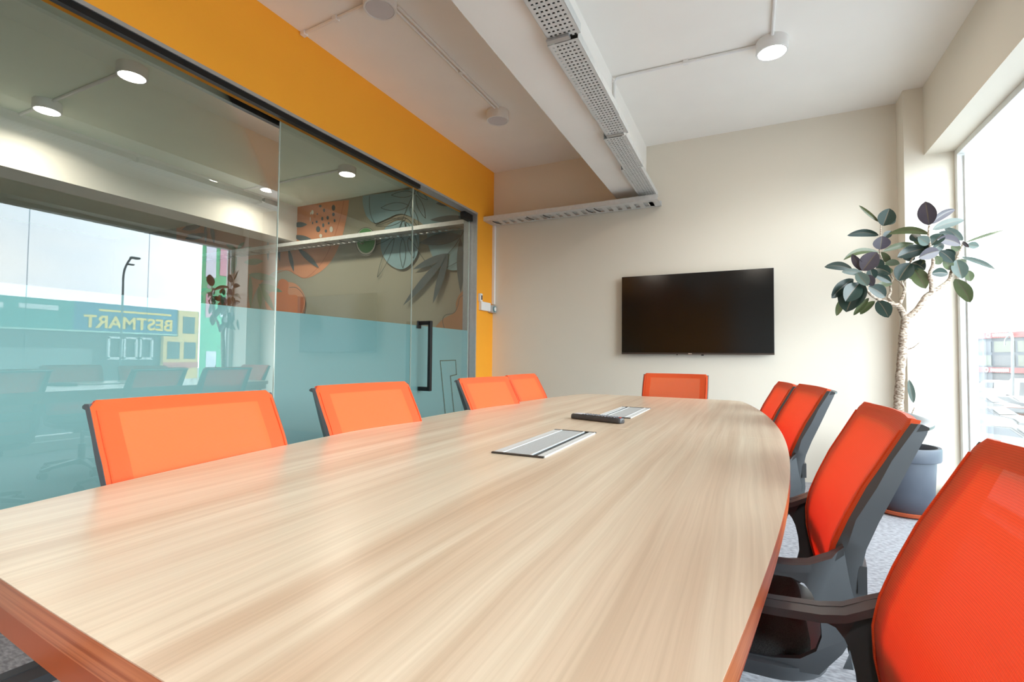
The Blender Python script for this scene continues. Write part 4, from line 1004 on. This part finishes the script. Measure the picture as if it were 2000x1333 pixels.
for zc_, xc in ((HT*.953, 4.3), (HT*.372, 3.9)):
    bm = bmesh.new(); r0 = .36
    for kk in range(20):
        a0, a1 = 2*PI*kk/20, 2*PI*(kk+1)/20
        v = [bm.verts.new((xc+r*math.cos(a), -.95, zc_+r*math.sin(a))) for r, a in ((r0, a0), (r0, a1), (r0*.55, a1), (r0*.55, a0))]; bm.faces.new(v)
    obj('round_logo', bm, whf, t)
    bm = bmesh.new(); 
    for j in range(9): box(bm, xc+.7+j*.32, xc+.7+j*.32+.22, -.97, -.93, zc_-.22, zc_+.2)
    obj('sign_strip', bm, whf, t)['kind'] = 'stuff'
# pale street lamp
t = thing('street_lamp', 'pale twin-arm street lamp standing in front of the red building', 'street lamp', (*gnd(1978, 800).xy, GZ))
g0 = gnd(1978, 800); dd = math.hypot(g0.x, g0.y)
palem = mat('pale_pole', (.10, .105, .11), .4, .3, noise=(3, .05))
bm = bmesh.new(); tube(bm, smooth_path([g0, at_dist(1978, 720, dd), at_dist(1977, 660, dd), at_dist(1970, 648, dd)], 3), .12, 8); ppart('pole', bm, palem, t, smooth=True)
bm = bmesh.new(); tube(bm, smooth_path([at_dist(1978, 672, dd), at_dist(1974, 657, dd), at_dist(1964, 662, dd), at_dist(1963, 675, dd)], 3), .06, 8); ppart('arm', bm, palem, t, smooth=True)

# parked cars
def make_car(label, pos, heading, col, kind='car', group='parked cars outside the window'):
    t = thing('van' if kind == 'van' else 'car', label, kind, (pos.x, pos.y, GZ), heading, group)
    bodym = mat('car_paint', col, .25, .1, coat=.6, noise=(1, .03)); glassm = M_car_glass
    Ln, Wd = (4.9, 1.85) if kind == 'van' else (4.3, 1.75)
    if kind == 'van':
        prof = [(-2.4, .35), (-2.45, 1.2), (-2.4, 2.1), (-2.2, 2.25), (1.1, 2.25), (1.5, 2.1), (2.1, 1.25), (2.42, 1.1), (2.45, .4), (1.9, .25), (-2.0, .25)]
    else:
        prof = [(-2.1, .35), (-2.14, .75), (-2.0, .95), (-1.55, 1.02), (-1.0, 1.40), (.35, 1.44), (1.05, 1.03), (1.9, .88), (2.13, .68), (2.15, .35), (1.8, .22), (-1.8, .22)]
    bm = bmesh.new(); rings = []
    for y, s in ((-Wd/2, .86), (-Wd/2+.05, .97), (-Wd/2+.18, 1.0), (Wd/2-.18, 1.0), (Wd/2-.05, .97), (Wd/2, .86)):
        rings.append([(x*(1-(1-s)*.25), y*(1-.22*max(0, z-.95)), .6+(z-.6)*(1 if z < 1 else s+(1-s)*.6)) for x, z in prof])
    loft(bm, rings); obj('car_body', bm, bodym, t, smooth=True)
    bm = bmesh.new()
    top = 2.0 if kind == 'van' else 1.37
    if kind == 'van': loft(bm, [[(1.48, y, 2.02), (2.0, y, 1.30), (2.06, y, 1.30), (1.55, y, 2.04)] for y in (-.72, .72)])
    else: loft(bm, [[(.42, y*.82, 1.405), (.98, y, 1.06), (1.05, y, 1.06), (.47, y*.82, 1.425)] for y in (-.72, .72)])
    obj('windscreen', bm, glassm, t)
    for s in (-1, 1):
        bm = bmesh.new(); yy = s*(Wd/2)
        if kind == 'van': q = [(.2, 1.3), (.2, 1.95), (1.3, 1.95), (1.8, 1.3)]
        else: q = [(-1.25, 1.03), (-.9, 1.33), (.3, 1.36), (.85, 1.03)]
        ys_ = [yy*(1-.22*max(0, z-.95))*1.004 for x, z in q]
        v = [bm.verts.new((x, y, z)) for (x, z), y in zip(q, ys_)]+[bm.verts.new((x, y+s*.01, z)) for (x, z), y in zip(q, ys_)]
        n = 4; bm.faces.new(v[:4]); bm.faces.new(v[4:][::-1])
        for i in range(4): bm.faces.new((v[i], v[(i+1) % 4], v[4+(i+1) % 4], v[4+i]))
        obj('side_window', bm, glassm, t)
        for x in (-1.3, 1.35):
            bm = bmesh.new(); tube(bm, [(x, s*(Wd/2-.2), .32), (x, s*(Wd/2+.01), .32)], .32, 18); wq = obj('wheel', bm, M['rubber'], t, smooth=True)
            bm = bmesh.new(); tube(bm, [(x, s*(Wd/2), .32), (x, s*(Wd/2+.02), .32)], .19, 14); obj('hubcap', bm, M['chrome'], wq)
        bm = bmesh.new(); box(bm, 2.0, 2.13, s*.55-.16, s*.55+.16, .66, .78); obj('headlight', bm, M['white_metal'], t)
    return t
M_car_glass = mat('dark_car_glass', (.03, .035, .04), .08, noise=(1, .1))
cars = [((1985, 893), -.94, (0.025, 0.028, 0.030), 'car', 'grey car roof and windscreen lowest in the window view'),
        ((1906, 862), 2.2, (0.139, 0.143, 0.151), 'car', 'white car at the lower left of the window view'),
        ((1935, 838), -.94, (0.023, 0.025, 0.028), 'car', 'dark silver car facing the viewer in the nearer row'),
        ((2008, 838), -.94, (0.076, 0.013, 0.009), 'car', 'red car partly cut off at the right photo edge'),
        ((1925, 808), -.94, (0.013, 0.015, 0.017), 'car', 'dark car in the middle row left of the lamp post'),
        ((1977, 806), -.94, (0.126, 0.131, 0.139), 'car', 'white car in the middle row beside the lamp post'),
        ((1912, 786), 2.2, (0.139, 0.141, 0.146), 'car', 'white car behind the middle row near the window frame'),
        ((1955, 780), 2.2, (0.139, 0.141, 0.146), 'van', 'white van in front of the red building'),
        ((1900, 775), .1, (0.101, 0.040, 0.008), 'car', 'orange car far back near the window frame'),
        ((2006, 772), 2.2, (0.139, 0.141, 0.146), 'van', 'white van at the right photo edge in front of the building'),
        ((1906, 764), .1, (0.126, 0.126, 0.131), 'car', 'farthest white car, small, beside the window frame')]
for (x, y), hd, col, kd, lb in cars:
    make_car(lb, gnd(x, y), hd, col, kd)
t = thing('red_panel_sign', 'red hoarding standing behind the parked cars', 'hoarding', (*gnd(1950, 765).xy, GZ), fa)
bm = bmesh.new(); box(bm, -3.2, 5, 0, .15, .1, 2.6); obj('panel', bm, redm, t)
for x in (-3, 4.8):
    bm = bmesh.new(); box(bm, x-.06, x+.06, .15, .27, 0, 2.5); obj('post', bm, M['grey_metal'], t)
